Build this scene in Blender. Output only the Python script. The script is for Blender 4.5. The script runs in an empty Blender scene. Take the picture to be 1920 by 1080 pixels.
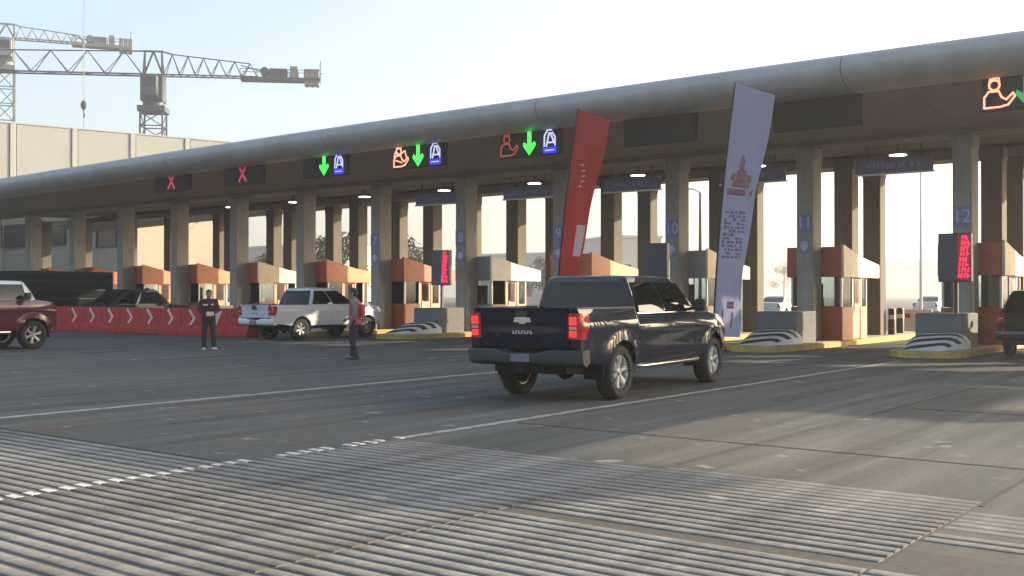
import bpy, bmesh, math, random
from mathutils import Vector, Matrix
R = math.radians
random.seed(7)
sc = bpy.context.scene
col = sc.collection

# ------------------------------------------------------------------ camera
cam_d = bpy.data.cameras.new("camera"); cam = bpy.data.objects.new("camera", cam_d); col.objects.link(cam)
F = 2008.0 / 1920.0
cam_d.sensor_width = 36.0; cam_d.lens = 36.0 * F
cam_d.clip_start = 0.05; cam_d.clip_end = 6000
CAM_H = 1.57; YAW = R(37.5)
cam.location = (0, 0, CAM_H); cam.rotation_euler = (R(90.34), 0, YAW)
sc.camera = cam

# ------------------------------------------------------------------ sky, sun, exposure
SUN_AZ = R(36)        # to the right of +Y
SUN_EL = R(16.5)
HAZE_DENSITY = .0013
w = bpy.data.worlds.new("World"); sc.world = w; w.use_nodes = True
nt = w.node_tree; bg = nt.nodes["Background"]
sky = nt.nodes.new("ShaderNodeTexSky"); sky.sky_type = 'NISHITA'; sky.sun_disc = False
sky.sun_elevation = SUN_EL; sky.sun_rotation = SUN_AZ
sky.air_density = 1.0; sky.dust_density = 3.5; sky.ozone_density = 0.6; sky.altitude = 100
nt.links.new(sky.outputs[0], bg.inputs[0]); bg.inputs[1].default_value = 0.15
sun_d = bpy.data.lights.new("sun", 'SUN'); sun = bpy.data.objects.new("sun", sun_d); col.objects.link(sun)
sun_d.energy = 5.0; sun_d.angle = R(0.6); sun_d.color = (1.0, 0.83, 0.58)
sdir = Vector((math.sin(SUN_AZ) * math.cos(SUN_EL), math.cos(SUN_AZ) * math.cos(SUN_EL), math.sin(SUN_EL)))
sun.rotation_euler = sdir.to_track_quat('Z', 'Y').to_euler(); sun.location = sdir * 60 + Vector((0, 20, 0))
sc.view_settings.view_transform = 'Standard'; sc.view_settings.look = 'None'
sc.view_settings.gamma = 1.0; sc.view_settings.exposure = 1.36
sc.view_settings.use_curve_mapping = False

# ------------------------------------------------------------------ materials
def mat(name, base, rough=0.7, metal=0.0, var=0.12, scale=6.0, bump=0.0, coat=0.0, spec=0.5, emis=None, estr=0.0,
        streak=None, dirt=None, dirt_scale=1.2, dirt_amt=0.0):
    m = bpy.data.materials.new(name); m.use_nodes = True
    n = m.node_tree.nodes; l = m.node_tree.links; b = n["Principled BSDF"]
    b.inputs["Roughness"].default_value = rough; b.inputs["Metallic"].default_value = metal
    b.inputs["Coat Weight"].default_value = coat; b.inputs["Coat Roughness"].default_value = 0.05
    b.inputs["Specular IOR Level"].default_value = spec
    if emis:
        b.inputs["Emission Color"].default_value = (*emis, 1); b.inputs["Emission Strength"].default_value = estr
    tc = n.new("ShaderNodeTexCoord")
    mp = n.new("ShaderNodeMapping"); l.new(tc.outputs["Object"], mp.inputs[0])
    if streak: mp.inputs["Scale"].default_value = streak
    nz = n.new("ShaderNodeTexNoise"); nz.inputs["Scale"].default_value = scale; nz.inputs["Detail"].default_value = 6
    l.new(mp.outputs[0], nz.inputs[0])
    rp = n.new("ShaderNodeMapRange"); l.new(nz.outputs[0], rp.inputs[0])
    rp.inputs[1].default_value = 0.25; rp.inputs[2].default_value = 0.75
    rp.inputs[3].default_value = 1 - var; rp.inputs[4].default_value = 1 + var
    mx = n.new("ShaderNodeMix"); mx.data_type = 'RGBA'; mx.blend_type = 'MULTIPLY'; mx.inputs[0].default_value = 1
    mx.inputs[6].default_value = (*base, 1); l.new(rp.outputs[0], mx.inputs[7])
    out = mx.outputs[2]
    if dirt:
        nd = n.new("ShaderNodeTexNoise"); nd.inputs["Scale"].default_value = dirt_scale; nd.inputs["Detail"].default_value = 8
        l.new(tc.outputs["Object"], nd.inputs[0])
        rd = n.new("ShaderNodeMapRange"); l.new(nd.outputs[0], rd.inputs[0])
        rd.inputs[1].default_value = 0.48; rd.inputs[2].default_value = 0.7; rd.inputs[3].default_value = 0; rd.inputs[4].default_value = dirt_amt
        m2 = n.new("ShaderNodeMix"); m2.data_type = 'RGBA'; l.new(rd.outputs[0], m2.inputs[0])
        l.new(out, m2.inputs[6]); m2.inputs[7].default_value = (*dirt, 1); out = m2.outputs[2]
    l.new(out, b.inputs["Base Color"])
    if bump:
        bp = n.new("ShaderNodeBump"); bp.inputs["Strength"].default_value = bump; bp.inputs["Distance"].default_value = 0.02
        n2 = n.new("ShaderNodeTexNoise"); n2.inputs["Scale"].default_value = scale * 8; n2.inputs["Detail"].default_value = 4
        l.new(tc.outputs["Object"], n2.inputs[0]); l.new(n2.outputs[0], bp.inputs["Height"]); l.new(bp.outputs[0], b.inputs["Normal"])
    return m

def glow(name, c, s):
    m = bpy.data.materials.new(name); m.use_nodes = True
    b = m.node_tree.nodes["Principled BSDF"]
    b.inputs["Base Color"].default_value = (c[0]*.3, c[1]*.3, c[2]*.3, 1)
    b.inputs["Emission Color"].default_value = (*c, 1); b.inputs["Emission Strength"].default_value = s
    return m

def glass(name, tint=(.8, .85, .85), mixf=0.35):
    m = bpy.data.materials.new(name); m.use_nodes = True
    n = m.node_tree.nodes; l = m.node_tree.links; n.remove(n["Principled BSDF"])
    t = n.new("ShaderNodeBsdfTransparent"); t.inputs[0].default_value = (*tint, 1)
    g = n.new("ShaderNodeBsdfGlossy"); g.inputs["Roughness"].default_value = 0.03
    fr = n.new("ShaderNodeFresnel"); fr.inputs[0].default_value = 1.5
    mx = n.new("ShaderNodeMixShader"); l.new(fr.outputs[0], mx.inputs[0]); l.new(t.outputs[0], mx.inputs[1]); l.new(g.outputs[0], mx.inputs[2])
    l.new(mx.outputs[0], n["Material Output"].inputs[0])
    return m

def road_mat(name, base, warm, track=0.3):
    """worn concrete: blotches, tyre darkened tracks along the lanes, brown stains"""
    m = bpy.data.materials.new(name); m.use_nodes = True
    n = m.node_tree.nodes; l = m.node_tree.links; b = n["Principled BSDF"]
    b.inputs["Roughness"].default_value = 0.88; b.inputs["Specular IOR Level"].default_value = 0.25
    geo = n.new("ShaderNodeNewGeometry")
    def noise(scale, detail, sc3, lo, hi, a, c):
        mp = n.new("ShaderNodeMapping"); mp.inputs["Scale"].default_value = sc3; l.new(geo.outputs["Position"], mp.inputs[0])
        t = n.new("ShaderNodeTexNoise"); t.inputs["Scale"].default_value = scale; t.inputs["Detail"].default_value = detail
        l.new(mp.outputs[0], t.inputs[0])
        r = n.new("ShaderNodeMapRange"); l.new(t.outputs[0], r.inputs[0])
        for i, v in enumerate((lo, hi, a, c)): r.inputs[i + 1].default_value = v
        return r.outputs[0]
    def mixc(fac, c1, c2, mode='MIX'):
        x = n.new("ShaderNodeMix"); x.data_type = 'RGBA'; x.blend_type = mode
        if isinstance(fac, float): x.inputs[0].default_value = fac
        else: l.new(fac, x.inputs[0])
        for i, c in ((6, c1), (7, c2)):
            if isinstance(c, tuple): x.inputs[i].default_value = (*c, 1)
            else: l.new(c, x.inputs[i])
        return x.outputs[2]
    c = mixc(noise(0.35, 6, (1, 1, 1), .35, .65, 0, 1), base, warm)
    c = mixc(1.0, c, noise(1.1, 5, (2.2, .14, 1), .3, .7, 1 - track, 1 + track * .6), 'MULTIPLY')
    c = mixc(1.0, c, noise(1.0, 6, (9, .10, 1), .3, .7, .86, 1.10), 'MULTIPLY')
    c = mixc(1.0, c, noise(22, 8, (1, 1, 1), .3, .7, .84, 1.14), 'MULTIPLY')
    c = mixc(noise(0.9, 9, (1, .6, 1), .58, .72, 0, .55), c, (.11, .085, .066))
    c = mixc(noise(2.3, 9, (1, 1, 1), .64, .74, 0, .6), c, (.42, .39, .35))
    l.new(c, b.inputs["Base Color"])
    bp = n.new("ShaderNodeBump"); bp.inputs["Strength"].default_value = .35; bp.inputs["Distance"].default_value = .01
    l.new(noise(60, 5, (1, 1, 1), 0, 1, 0, 1), bp.inputs["Height"]); l.new(bp.outputs[0], b.inputs["Normal"])
    return m

def worn_paint(name, c, under, amt=.5):
    m = mat(name, c, .7, var=.15, scale=9, bump=.2, dirt=under, dirt_scale=5.0, dirt_amt=amt)
    return m

def translucent(m, amt, c):
    n = m.node_tree.nodes; l = m.node_tree.links
    t = n.new("ShaderNodeBsdfTranslucent"); t.inputs[0].default_value = (*c, 1); x = n.new("ShaderNodeMixShader"); x.inputs[0].default_value = amt
    l.new(n["Principled BSDF"].outputs[0], x.inputs[1]); l.new(t.outputs[0], x.inputs[2]); l.new(x.outputs[0], n["Material Output"].inputs[0])
M = {}
M['road'] = road_mat('worn_road_concrete', (.082, .094, .092), (.118, .110, .095), .40)
M['rib'] = road_mat('ribbed_concrete', (.225, .226, .215), (.165, .158, .143), .34)
M['groove'] = mat('dirty_groove_bed', (.055, .052, .047), .95, var=.3, scale=14)
M['seam'] = mat('dark_joint_filler', (.03, .03, .028), .9)
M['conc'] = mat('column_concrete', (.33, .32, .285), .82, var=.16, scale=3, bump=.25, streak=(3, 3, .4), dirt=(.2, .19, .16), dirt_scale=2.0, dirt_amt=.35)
M['conc_shade'] = mat('shaded_column_concrete', (.115, .106, .088), .85, var=.15, scale=3, bump=.2, streak=(3, 3, .4))  # concrete darkened in colour so mid and rear columns read as shaded silhouettes
M['conc_d'] = mat('grey_block_concrete', (.15, .155, .16), .85, var=.14, scale=5, bump=.3)
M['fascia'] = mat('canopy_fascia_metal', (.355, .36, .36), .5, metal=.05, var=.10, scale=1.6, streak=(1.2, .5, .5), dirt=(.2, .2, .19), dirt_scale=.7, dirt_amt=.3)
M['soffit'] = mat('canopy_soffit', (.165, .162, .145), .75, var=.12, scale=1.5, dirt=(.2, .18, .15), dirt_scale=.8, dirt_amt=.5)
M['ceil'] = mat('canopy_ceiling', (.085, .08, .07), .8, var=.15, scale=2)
M['roofm'] = mat('roof_sheet', (.5, .5, .5), .5, metal=.3)
M['kerb'] = mat('yellow_kerb_paint', (.50, .34, .05), .7, var=.2, scale=7, bump=.2, dirt=(.25, .21, .14), dirt_scale=2.5, dirt_amt=.65)
M['isl'] = mat('island_paving', (.34, .31, .25), .85, var=.15, scale=5, bump=.2)
M['white'] = mat('white_paint', (.74, .73, .70), .6, var=.08, scale=6, dirt=(.4, .37, .32), dirt_scale=3, dirt_amt=.3)
M['blackp'] = mat('black_paint', (.03, .03, .035), .6, var=.2)
M['line'] = worn_paint('worn_line_paint', (.30, .30, .29), (.16, .16, .155), .95)
M['dash'] = worn_paint('lane_dash_paint', (.52, .50, .47), (.35, .33, .3), .6)
M['brown'] = mat('booth_rust_panel', (.42, .10, .045), .5, var=.14, scale=5)
M['orange'] = mat('booth_orange_panel', (.62, .22, .09), .5, var=.1, scale=5)
M['cream'] = mat('booth_cream_panel', (.72, .62, .46), .55, var=.08, scale=4)
M['salmon'] = mat('booth_salmon_panel', (.55, .27, .18), .55, var=.1, scale=4)
M['greyp'] = mat('booth_grey_panel', (.27, .27, .28), .55, var=.1, scale=4)
M['alu'] = mat('aluminium_frame', (.62, .6, .56), .35, metal=.4, var=.05)
M['dark'] = mat('dark_interior', (.035, .033, .03), .7)
M['glass'] = glass('booth_glass')
M['tint'] = mat('tinted_car_glass', (.004, .005, .006), .02, var=.02, spec=.34)
M['rubber'] = mat('tyre_rubber', (.022, .022, .022), .85, var=.2, scale=12)
M['under'] = mat('underbody_black', (.012, .012, .012), .9)
M['chrome'] = mat('chrome_trim', (.78, .78, .78), .12, metal=1.0, var=.02)
M['alloy'] = mat('alloy_wheel', (.55, .56, .57), .28, metal=.85, var=.06)
M['navy'] = mat('navy_car_paint', (.001, .006, .024), .4, var=.05, coat=1.0, spec=.05)
M['charcoal'] = mat('charcoal_car_paint', (.010, .011, .014), .4, var=.05, coat=1.0, spec=.1)
M['wpaint'] = mat('white_car_paint', (.62, .63, .65), .3, var=.03, coat=.8)
M['maroon'] = mat('maroon_car_paint', (.085, .012, .018), .4, spec=.15, var=.05, coat=1.0)
M['dgrey'] = mat('dark_grey_car_paint', (.035, .040, .045), .35, var=.05, coat=.4, spec=.3)
M['silver'] = mat('silver_and_cab_sheen', (.50, .55, .56), .35, metal=.2, var=.05)  # sky reflection painted into the maroon pickup's cab; body colour of a distant car
M['greenbox'] = mat('dark_green_cargo_box', (.008, .012, .012), .8, var=.15, spec=.1)
M['taill'] = glow('lit_tail_light', (.9, .02, .015), .9)
M['tailr'] = mat('red_lens', (.40, .012, .02), .15, var=.02, coat=.5)
M['amber'] = mat('clear_lens', (.55, .42, .36), .15, var=.02)
M['plate'] = mat('number_plate', (.16, .165, .18), .5)
M['redflag'] = mat('red_banner_cloth', (.66, .075, .04), .75, var=.1, scale=3)
M['whiteflag'] = mat('lilac_white_banner_cloth', (.52, .50, .64), .75, var=.05, scale=3)
translucent(M['redflag'], .42, (.8, .10, .05)); translucent(M['whiteflag'], .35, (.8, .77, .86))
M['print_r'] = mat('banner_red_print', (.36, .15, .17), .75)
M['print_b'] = mat('banner_brown_print', (.27, .19, .25), .75)
M['print_w'] = mat('banner_pale_print', (.78, .50, .46), .75)
M['pole'] = mat('dark_pole', (.03, .03, .04), .5)
M['barrier'] = mat('red_plastic_barrier', (.42, .022, .015), .6, spec=.2, var=.14, scale=3, dirt=(.2, .03, .02), dirt_scale=2, dirt_amt=.4)
M['chev'] = mat('reflective_chevron', (.72, .52, .42), .5)
M['housing'] = mat('sign_housing', (.022, .026, .026), .8, spec=.1)
M['green_led'] = glow('green_led', (.03, 1.0, .04), 1.25)
M['dimgreen_led'] = glow('dim_green_led', (.06, .55, .14), .22)
M['blue_led'] = glow('blue_led', (.02, .02, .9), .55)
M['pale_led'] = glow('pale_blue_led', (.5, .52, .95), .55)
M['red_led'] = glow('red_led', (1.0, .02, .08), .95)
M['dimred_led'] = glow('dim_red_led', (.55, .02, .09), .32)
M['orange_led'] = glow('orange_led', (1.0, .38, .22), .7)
M['dimorange_led'] = glow('dim_orange_led', (.5, .07, .05), .25)
M['lamp'] = glow('lit_lamp', (1.0, .97, .9), 3.0)
M['bluesign'] = mat('lavender_blue_sign', (.20, .21, .42), .5, var=.1)
M['signtext'] = mat('pale_sign_lettering', (.48, .49, .66), .5)
M['numblue'] = mat('column_number_blue', (.06, .07, .26), .6)
M['panel_blue'] = mat('led_board_back', (.045, .06, .085), .45, var=.1)
M['crane'] = mat('crane_steel', (.055, .065, .085), .6, var=.1)
M['crane_l'] = mat('crane_pale_steel', (.17, .19, .20), .6, var=.1)
M['cw'] = mat('counterweight_concrete', (.22, .22, .215), .8, var=.1)
M['wall'] = mat('cream_building_wall', (.29, .298, .288), .85, var=.06, scale=.5)
M['annex'] = mat('beige_annex_render', (.27, .25, .20), .85, var=.1, scale=.6)
M['wall2'] = mat('cream_building_joint', (.33, .335, .325), .85, var=.05, scale=.5)
M['farwall'] = mat('far_building_wall', (.55, .52, .47), .85, var=.08, scale=.5)
M['win'] = mat('dark_window', (.02, .022, .025), .12)
M['hill'] = mat('hazy_hill', (.10, .12, .09), .95, var=.3, scale=.02)
M['bark'] = mat('tree_bark', (.10, .07, .05), .9, var=.25, scale=10)
M['leaf1'] = mat('leaf_dark', (.035, .055, .02), .7, var=.3, scale=3)
M['leaf2'] = mat('leaf_light', (.075, .10, .03), .7, var=.3, scale=3)
M['skin'] = mat('skin', (.30, .17, .11), .6, var=.06)
M['hair'] = mat('black_hair', (.012, .01, .009), .6, var=.3, scale=40)
M['maroon_c'] = mat('maroon_jacket_cloth', (.055, .016, .018), .85, var=.2, scale=20)
M['trouser'] = mat('dark_trouser_cloth', (.025, .025, .028), .9, var=.2, scale=20)
M['navy_c'] = mat('navy_trouser_cloth', (.022, .026, .04), .9, var=.2, scale=20)
M['grey_c'] = mat('grey_shirt_cloth', (.15, .15, .19), .85, var=.15, scale=20)
M['red_c'] = mat('red_vest_cloth', (.42, .05, .08), .8, var=.15, scale=20)
M['shoe'] = mat('white_shoe', (.6, .62, .62), .6, var=.1)
M['shoe_d'] = mat('dark_shoe', (.03, .03, .03), .6, var=.1)
M['paper'] = mat('pale_pink_paper', (.68, .52, .50), .7, var=.05)

# ------------------------------------------------------------------ mesh builder
class MB:
    def __init__(s): s.v = []; s.f = []; s.mi = []
    def add(s, vs, fs, mi=0):
        o = len(s.v); s.v += [tuple(p) for p in vs]
        for f in fs: s.f.append(tuple(i + o for i in f)); s.mi.append(mi)
        return s
    def box(s, x0, x1, y0, y1, z0, z1, mi=0):
        return s.add([(x0,y0,z0),(x1,y0,z0),(x1,y1,z0),(x0,y1,z0),(x0,y0,z1),(x1,y0,z1),(x1,y1,z1),(x0,y1,z1)],
              [(0,3,2,1),(4,5,6,7),(0,1,5,4),(1,2,6,5),(2,3,7,6),(3,0,4,7)], mi)
    def prism(s, pts, axis, a, b, mi=0):
        """closed 2-D polygon pulled along an axis. axis x: pts=(y,z); y: (x,z); z: (x,y)"""
        def P(p, t):
            return (t, p[0], p[1]) if axis == 'x' else ((p[0], t, p[1]) if axis == 'y' else (p[0], p[1], t))
        n = len(pts)
        vs = [P(p, a) for p in pts] + [P(p, b) for p in pts]
        fs = [(i, (i+1) % n, n + (i+1) % n, n + i) for i in range(n)] + [tuple(range(n)), tuple(range(2*n-1, n-1, -1))]
        return s.add(vs, fs, mi)
    def bar(s, p, q, wd, ht=None, mi=0):
        p, q = Vector(p), Vector(q); d = (q - p)
        if d.length < 1e-6: return s
        d.normalize(); up = Vector((0,0,1)) if abs(d.z) < .95 else Vector((1,0,0))
        a = d.cross(up).normalized() * wd / 2; b = a.cross(d).normalized() * (ht or wd) / 2
        vs = [p-a-b, p+a-b, p+a+b, p-a+b, q-a-b, q+a-b, q+a+b, q-a+b]
        return s.add(vs, [(0,1,2,3),(7,6,5,4),(0,4,5,1),(1,5,6,2),(2,6,7,3),(3,7,4,0)], mi)
    def tube(s, pts, rs, n=8, mi=0):
        pts = [Vector(p) for p in pts]
        if not isinstance(rs, (list, tuple)): rs = [rs] * len(pts)
        vs = []; fs = []
        ref = None
        for i, p in enumerate(pts):
            d = (pts[min(i+1, len(pts)-1)] - pts[max(i-1, 0)]).normalized()
            if ref is None: ref = Vector((0,0,1)) if abs(d.z) < .9 else Vector((1,0,0))
            a = d.cross(ref).normalized(); b = d.cross(a).normalized(); ref = (ref - d * ref.dot(d)).normalized() if (ref - d*ref.dot(d)).length > .1 else b
            for k in range(n):
                t = 2*math.pi*k/n; vs.append(p + (a*math.cos(t) + b*math.sin(t)) * rs[i])
        m = len(pts)
        for i in range(m-1):
            for k in range(n):
                fs.append((i*n+k, i*n+(k+1)%n, (i+1)*n+(k+1)%n, (i+1)*n+k))
        fs.append(tuple(range(n-1, -1, -1))); fs.append(tuple((m-1)*n + k for k in range(n)))
        return s.add(vs, fs, mi)
    def lathe(s, prof, n=24, axis='x', c=(0,0,0), mi=0, closed=False):
        """prof: (radius, along)"""
        vs = []; m = len(prof)
        for r, a in prof:
            for k in range(n):
                t = 2*math.pi*k/n; u, v = r*math.cos(t), r*math.sin(t)
                p = (a,u,v) if axis=='x' else ((u,a,v) if axis=='y' else (u,v,a))
                vs.append((p[0]+c[0], p[1]+c[1], p[2]+c[2]))
        fs = []
        for i in range(m if closed else m-1):
            j = (i+1) % m
            for k in range(n): fs.append((i*n+k, i*n+(k+1)%n, j*n+(k+1)%n, j*n+k))
        if not closed:
            fs.append(tuple(range(n-1,-1,-1))); fs.append(tuple((m-1)*n+k for k in range(n)))
        return s.add(vs, fs, mi)
    def grid(s, P, mi=0, close_u=False):
        nu, nv = len(P), len(P[0])
        vs = [p for row in P for p in row]; fs = []
        for i in range(nu if close_u else nu-1):
            for j in range(nv-1):
                a = (i+1) % nu; fs.append((i*nv+j, a*nv+j, a*nv+j+1, i*nv+j+1))
        return s.add(vs, fs, mi)
    def shell(s, P, off, mi=0):
        """grid of points closed to a solid by a second grid displaced by off (a vector or a function of the point)"""
        fo = off if callable(off) else (lambda p: Vector(off))
        Q = [[Vector(p) + fo(Vector(p)) for p in row] for row in P]
        nu, nv = len(P), len(P[0]); o = nu*nv
        vs = [p for row in P for p in row] + [q for row in Q for q in row]; fs = []
        for i in range(nu-1):
            for j in range(nv-1):
                a = i*nv+j; b = (i+1)*nv+j
                fs += [(a, b, b+1, a+1), (o+a, o+a+1, o+b+1, o+b)]
        for j in range(nv-1):
            for i in (0, nu-1):
                a = i*nv+j; fs.append((a, a+1, o+a+1, o+a))
        for i in range(nu-1):
            for j in (0, nv-1):
                a = i*nv+j; b = a+nv; fs.append((a, b, o+b, o+a))
        return s.add(vs, fs, mi)
    def mirrored(s):
        t = MB(); t.v = [(-x,y,z) for x,y,z in s.v]; t.f = [tuple(reversed(f)) for f in s.f]; t.mi = list(s.mi); return t
    def mesh(s, name, mats, bevel=0, smooth=True, angle=38, seg=1):
        me = bpy.data.meshes.new(name); me.from_pydata(s.v, [], s.f)
        for m in (mats if isinstance(mats, (list, tuple)) else [mats]): me.materials.append(m)
        me.polygons.foreach_set('material_index', s.mi)
        bm = bmesh.new(); bm.from_mesh(me); bmesh.ops.recalc_face_normals(bm, faces=bm.faces)
        if bevel:
            es = [e for e in bm.edges if len(e.link_faces) == 2 and e.calc_face_angle(0) > R(30)]
            bmesh.ops.bevel(bm, geom=es, offset=bevel, segments=seg, affect='EDGES', clamp_overlap=True)
        bm.to_mesh(me); bm.free()
        if smooth:
            me.shade_smooth(); me.set_sharp_from_angle(angle=R(angle))
        return me
    def build(s, name, mats, parent=None, **k):
        return obj(name, s.mesh(name, mats, **k), parent)

def obj(name, me, parent=None, loc=(0,0,0), rz=0):
    o = bpy.data.objects.new(name, me); col.objects.link(o); o.location = loc; o.rotation_euler = (0,0,rz)
    if parent: o.parent = parent
    return o
def tag(o, label, cat, group=None):
    o['label'] = label; o['category'] = cat
    if group: o['group'] = group
    return o
def thing(name, label, cat, loc=(0,0,0), rz=0, group=None):
    return tag(obj(name, None, None, loc, rz), label, cat, group)
def struct(o): o['kind'] = 'structure'; return o
def children(o): return [c for c in bpy.data.objects if c.parent == o]
def copy_tree(o, parent=None):
    c = o.copy(); col.objects.link(c)
    if parent: c.parent = parent
    for ch in children(o): copy_tree(ch, c)
    return c
def text_mesh(body, size, depth=.006, mats=None, align='CENTER'):
    cu = bpy.data.curves.new('lettering', 'FONT'); cu.body = body; cu.size = size; cu.extrude = depth
    cu.align_x = align; cu.align_y = 'CENTER'; cu.space_character = 1.05
    o = bpy.data.objects.new('lettering', cu); col.objects.link(o)
    dg = bpy.context.evaluated_depsgraph_get(); dg.update()
    me = bpy.data.meshes.new_from_object(o.evaluated_get(dg)); bpy.data.objects.remove(o)
    me.materials.clear()
    for m in (mats or []): me.materials.append(m)
    return me
def lerp(a, b, t): return a + (b - a) * t
def at(px, py, Z):
    """a point of the photograph (1920 wide) carried out to the depth Z metres"""
    xc = (px - 960) / 2008 * Z; c, s_ = math.cos(YAW), math.sin(YAW)
    return Vector((xc*c - Z*s_, xc*s_ + Z*c, CAM_H + (552 - py) / 2008 * Z))

# ================================================================== GROUND
g = MB(); g.box(-2500, 2500, -300, 3500, -.6, 0)
road = struct(g.build('road', M['road'], smooth=False))

PITCH = .148
slabs = [(-20.0, -13.5, 1.5, 6.25), (-13.5, -8.1, .6, 6.25), (-8.1, -4.8, .6, 8.5), (-4.8, -2.1, .6, 8.7), (-2.1, 2.6, .6, 8.2)]
strip = MB()
for (x0, x1, y0, y1) in slabs: strip.box(x0 + .01, x1 - .01, y0, y1 - (1.5 if x0 > -9 else 0), -.3, .004)
ribbed = struct(strip.build('ribbed_pavement', M['groove'], smooth=False))
rng = random.Random(3)
for si, (x0, x1, y0, y1) in enumerate(slabs):
    variants = []
    for k in range(4):                                   # four worn versions of the bar, shared by all ribs of the slab
        r = random.Random(si * 10 + k); n = max(10, int((x1 - x0) / .3))
        sect = [(-.054, 0), (-.050, .008), (-.044, .0105), (.044, .0105), (.050, .008), (.054, 0)]
        P = []
        ph = r.random() * 6
        for i in range(n + 1):
            x = lerp(x0 + .014, x1 - .014, i / n); dy = .005 * math.sin(i * .16 + ph) + r.uniform(-.0015, .0015)
            hz = r.uniform(.90, 1.04) * (.6 if r.random() < .03 else 1); ww = r.uniform(.97, 1.03)
            P.append([(x, a * ww + dy, b * hz) for a, b in sect])
        m = MB(); m.grid(P)
        m.f.append(tuple(range(6))); m.mi.append(0); m.f.append(tuple(range(len(m.v) - 1, len(m.v) - 7, -1))); m.mi.append(0)
        variants.append(m.mesh('rib', M['rib'], angle=60))
    y = y0 + .1; i = 0
    while y < y1 - .02:
        gap = abs(y - 6.12) < .074 and si >= 3
        if not gap and not (si == 4 and rng.random() < .18):
            fade = min(1, max(.2, (y1 - y) / 1.5)) if si >= 2 else 1
            o = obj('rib', variants[rng.randrange(4)], ribbed, (0, y + rng.uniform(-.006, .006), .003 if (si < 2 or y < y1 - 1.5) else -.001))
            o.scale.z = fade * rng.uniform(.85, 1.1)
        y += PITCH; i += 1

# dark joints between the concrete slabs: real, slightly sunken strips of filler standing 4 mm proud so that they show
def strip_xy(name, x0, x1, y0, y1, m, z=.004, seed=0, wav=.012, n=40):
    r = random.Random(seed); P = []
    along_x = (x1 - x0) > (y1 - y0)
    for i in range(n + 1):
        t = i / n; j = r.uniform(-wav, wav); k = r.uniform(-wav, wav)
        if along_x: x = lerp(x0, x1, t); P.append([(x, y0 + j, z), (x, y1 + k, z)])
        else: y = lerp(y0, y1, t); P.append([(x0 + j, y, z), (x1 + k, y, z)])
    b = MB(); b.shell(P, (0, 0, -.05)); return struct(b.build(name, m, smooth=False))
strip_xy('pavement_joint', -7.9, 4, 10.40, 10.45, M['seam'], seed=1)
strip_xy('pavement_joint', -30, -8.3, 6.30, 6.34, M['seam'], seed=2)
strip_xy('pavement_joint', -4.82, -4.78, 8.8, 24, M['seam'], seed=3)
strip_xy('pavement_joint', -4.6, 6, 15.02, 15.06, M['seam'], seed=4)
strip_xy('pavement_joint', -4.6, 6, 19.72, 19.75, M['seam'], seed=5)
strip_xy('pavement_joint', -2.1, -2.06, 8.4, 24, M['seam'], seed=6)

def lane_line(x, y0, y1, seed, wd=.13):
    return strip_xy('lane_marking', x - wd/2, x + wd/2, y0, y1, M['line'], .004, seed, .012, 80)
lane_line(-13.45, 6.4, 25.5, 11, .13)
lane_line(-8.1, 8.6, 25.5, 12, .105)
dash_root = struct(obj('lane_marking', None))
for x, y0, y1 in ((-8.1, .7, 8.5),):
    yy = y0 + .1; dm = None
    while yy < y1:
        if yy < 6.3 or rng.random() < .6:
            if dm is None:
                d = MB(); d.box(-.075, .075, -.038, .038, .0, .0145); dm = d.mesh('paint_dash', M['dash'], bevel=.003)
            o = obj('paint_dash', dm, dash_root, (x + rng.uniform(-.02, .02), yy + .02, 0)); o.scale = (rng.uniform(.75, 1.1), 1, 1)
        yy += PITCH
dash_root['kind'] = 'structure'

# far hills
P = []
rr = random.Random(21)
for i in range(81):
    a = R(-78 + i * 156 / 80 - 25); d = 900 + 250 * math.sin(i * .37) ; row = []
    hgt = 14 + 16 * (.5 + .5 * math.sin(i * .21 + 1)) + 7 * math.sin(i * .9) + rr.uniform(-2, 2)
    for k in range(6):
        t = k / 5; q = d + 300 * t
        row.append((math.sin(a) * q, math.cos(a) * q, -1 + hgt * math.sin(t * math.pi / 2)))
    P.append(row)
b = MB(); b.shell(P, (0, 0, -30)); struct(b.build('hills', M['hill']))

# ================================================================== CANOPY
S = 4.55; X12 = -8.17
def cx(n): return X12 + S * (n - 12)
XA, XB = -64.0, 9.0
def sag(x): return -.00021 * (x + 11) ** 2
canopy = thing('toll_canopy', 'long grey rounded canopy roof over the toll booths on rows of concrete columns', 'canopy', (0, 0, 0))
def sweep(name, prof, xs, m, wts=None, **k):
    P = [[(x, y, z + sag(x) * (wts[i] if wts else 1)) for i, (y, z) in enumerate(prof)] for x in xs]
    mb = MB(); n = len(prof)
    mb.grid([[P[i][j % n] for j in range(n + 1)] for i in range(len(xs))])
    o = len(mb.v); mb.f.append(tuple(range(n))); mb.mi.append(0)
    base = (len(xs) - 1) * (n + 1); mb.f.append(tuple(base + j for j in range(n - 1, -1, -1))); mb.mi.append(0)
    return mb.build(name, m, canopy, **k)
nose = [(26.25,6.55),(25.95,6.555),(25.68,6.60),(25.45,6.70),(25.29,6.84),(25.21,7.0),(25.21,7.12),(25.27,7.24),(25.40,7.34),(25.62,7.41),(25.95,7.46),(27.6,7.61),(27.6,7.5),(26.3,7.3),(26.25,6.66)]
edges = [XA + i * 9.1 for i in range(8)] + [XB]
for i in range(len(edges) - 1):
    xs = [lerp(edges[i] + .012, edges[i+1] - .012, k / 8) for k in range(9)]
    sweep('fascia_panel', nose, xs, M['fascia'], angle=60)
    rear = [(39.9,6.36),(40.1,6.37),(40.26,6.42),(40.37,6.52),(40.42,6.65),(40.40,6.80),(40.30,6.92),(40.1,7.0),(39.8,7.06),(38.6,7.30),(38.6,7.18),(39.8,6.9)]
    sweep('rear_fascia_panel', rear, xs, M['fascia'], angle=60)
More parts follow.
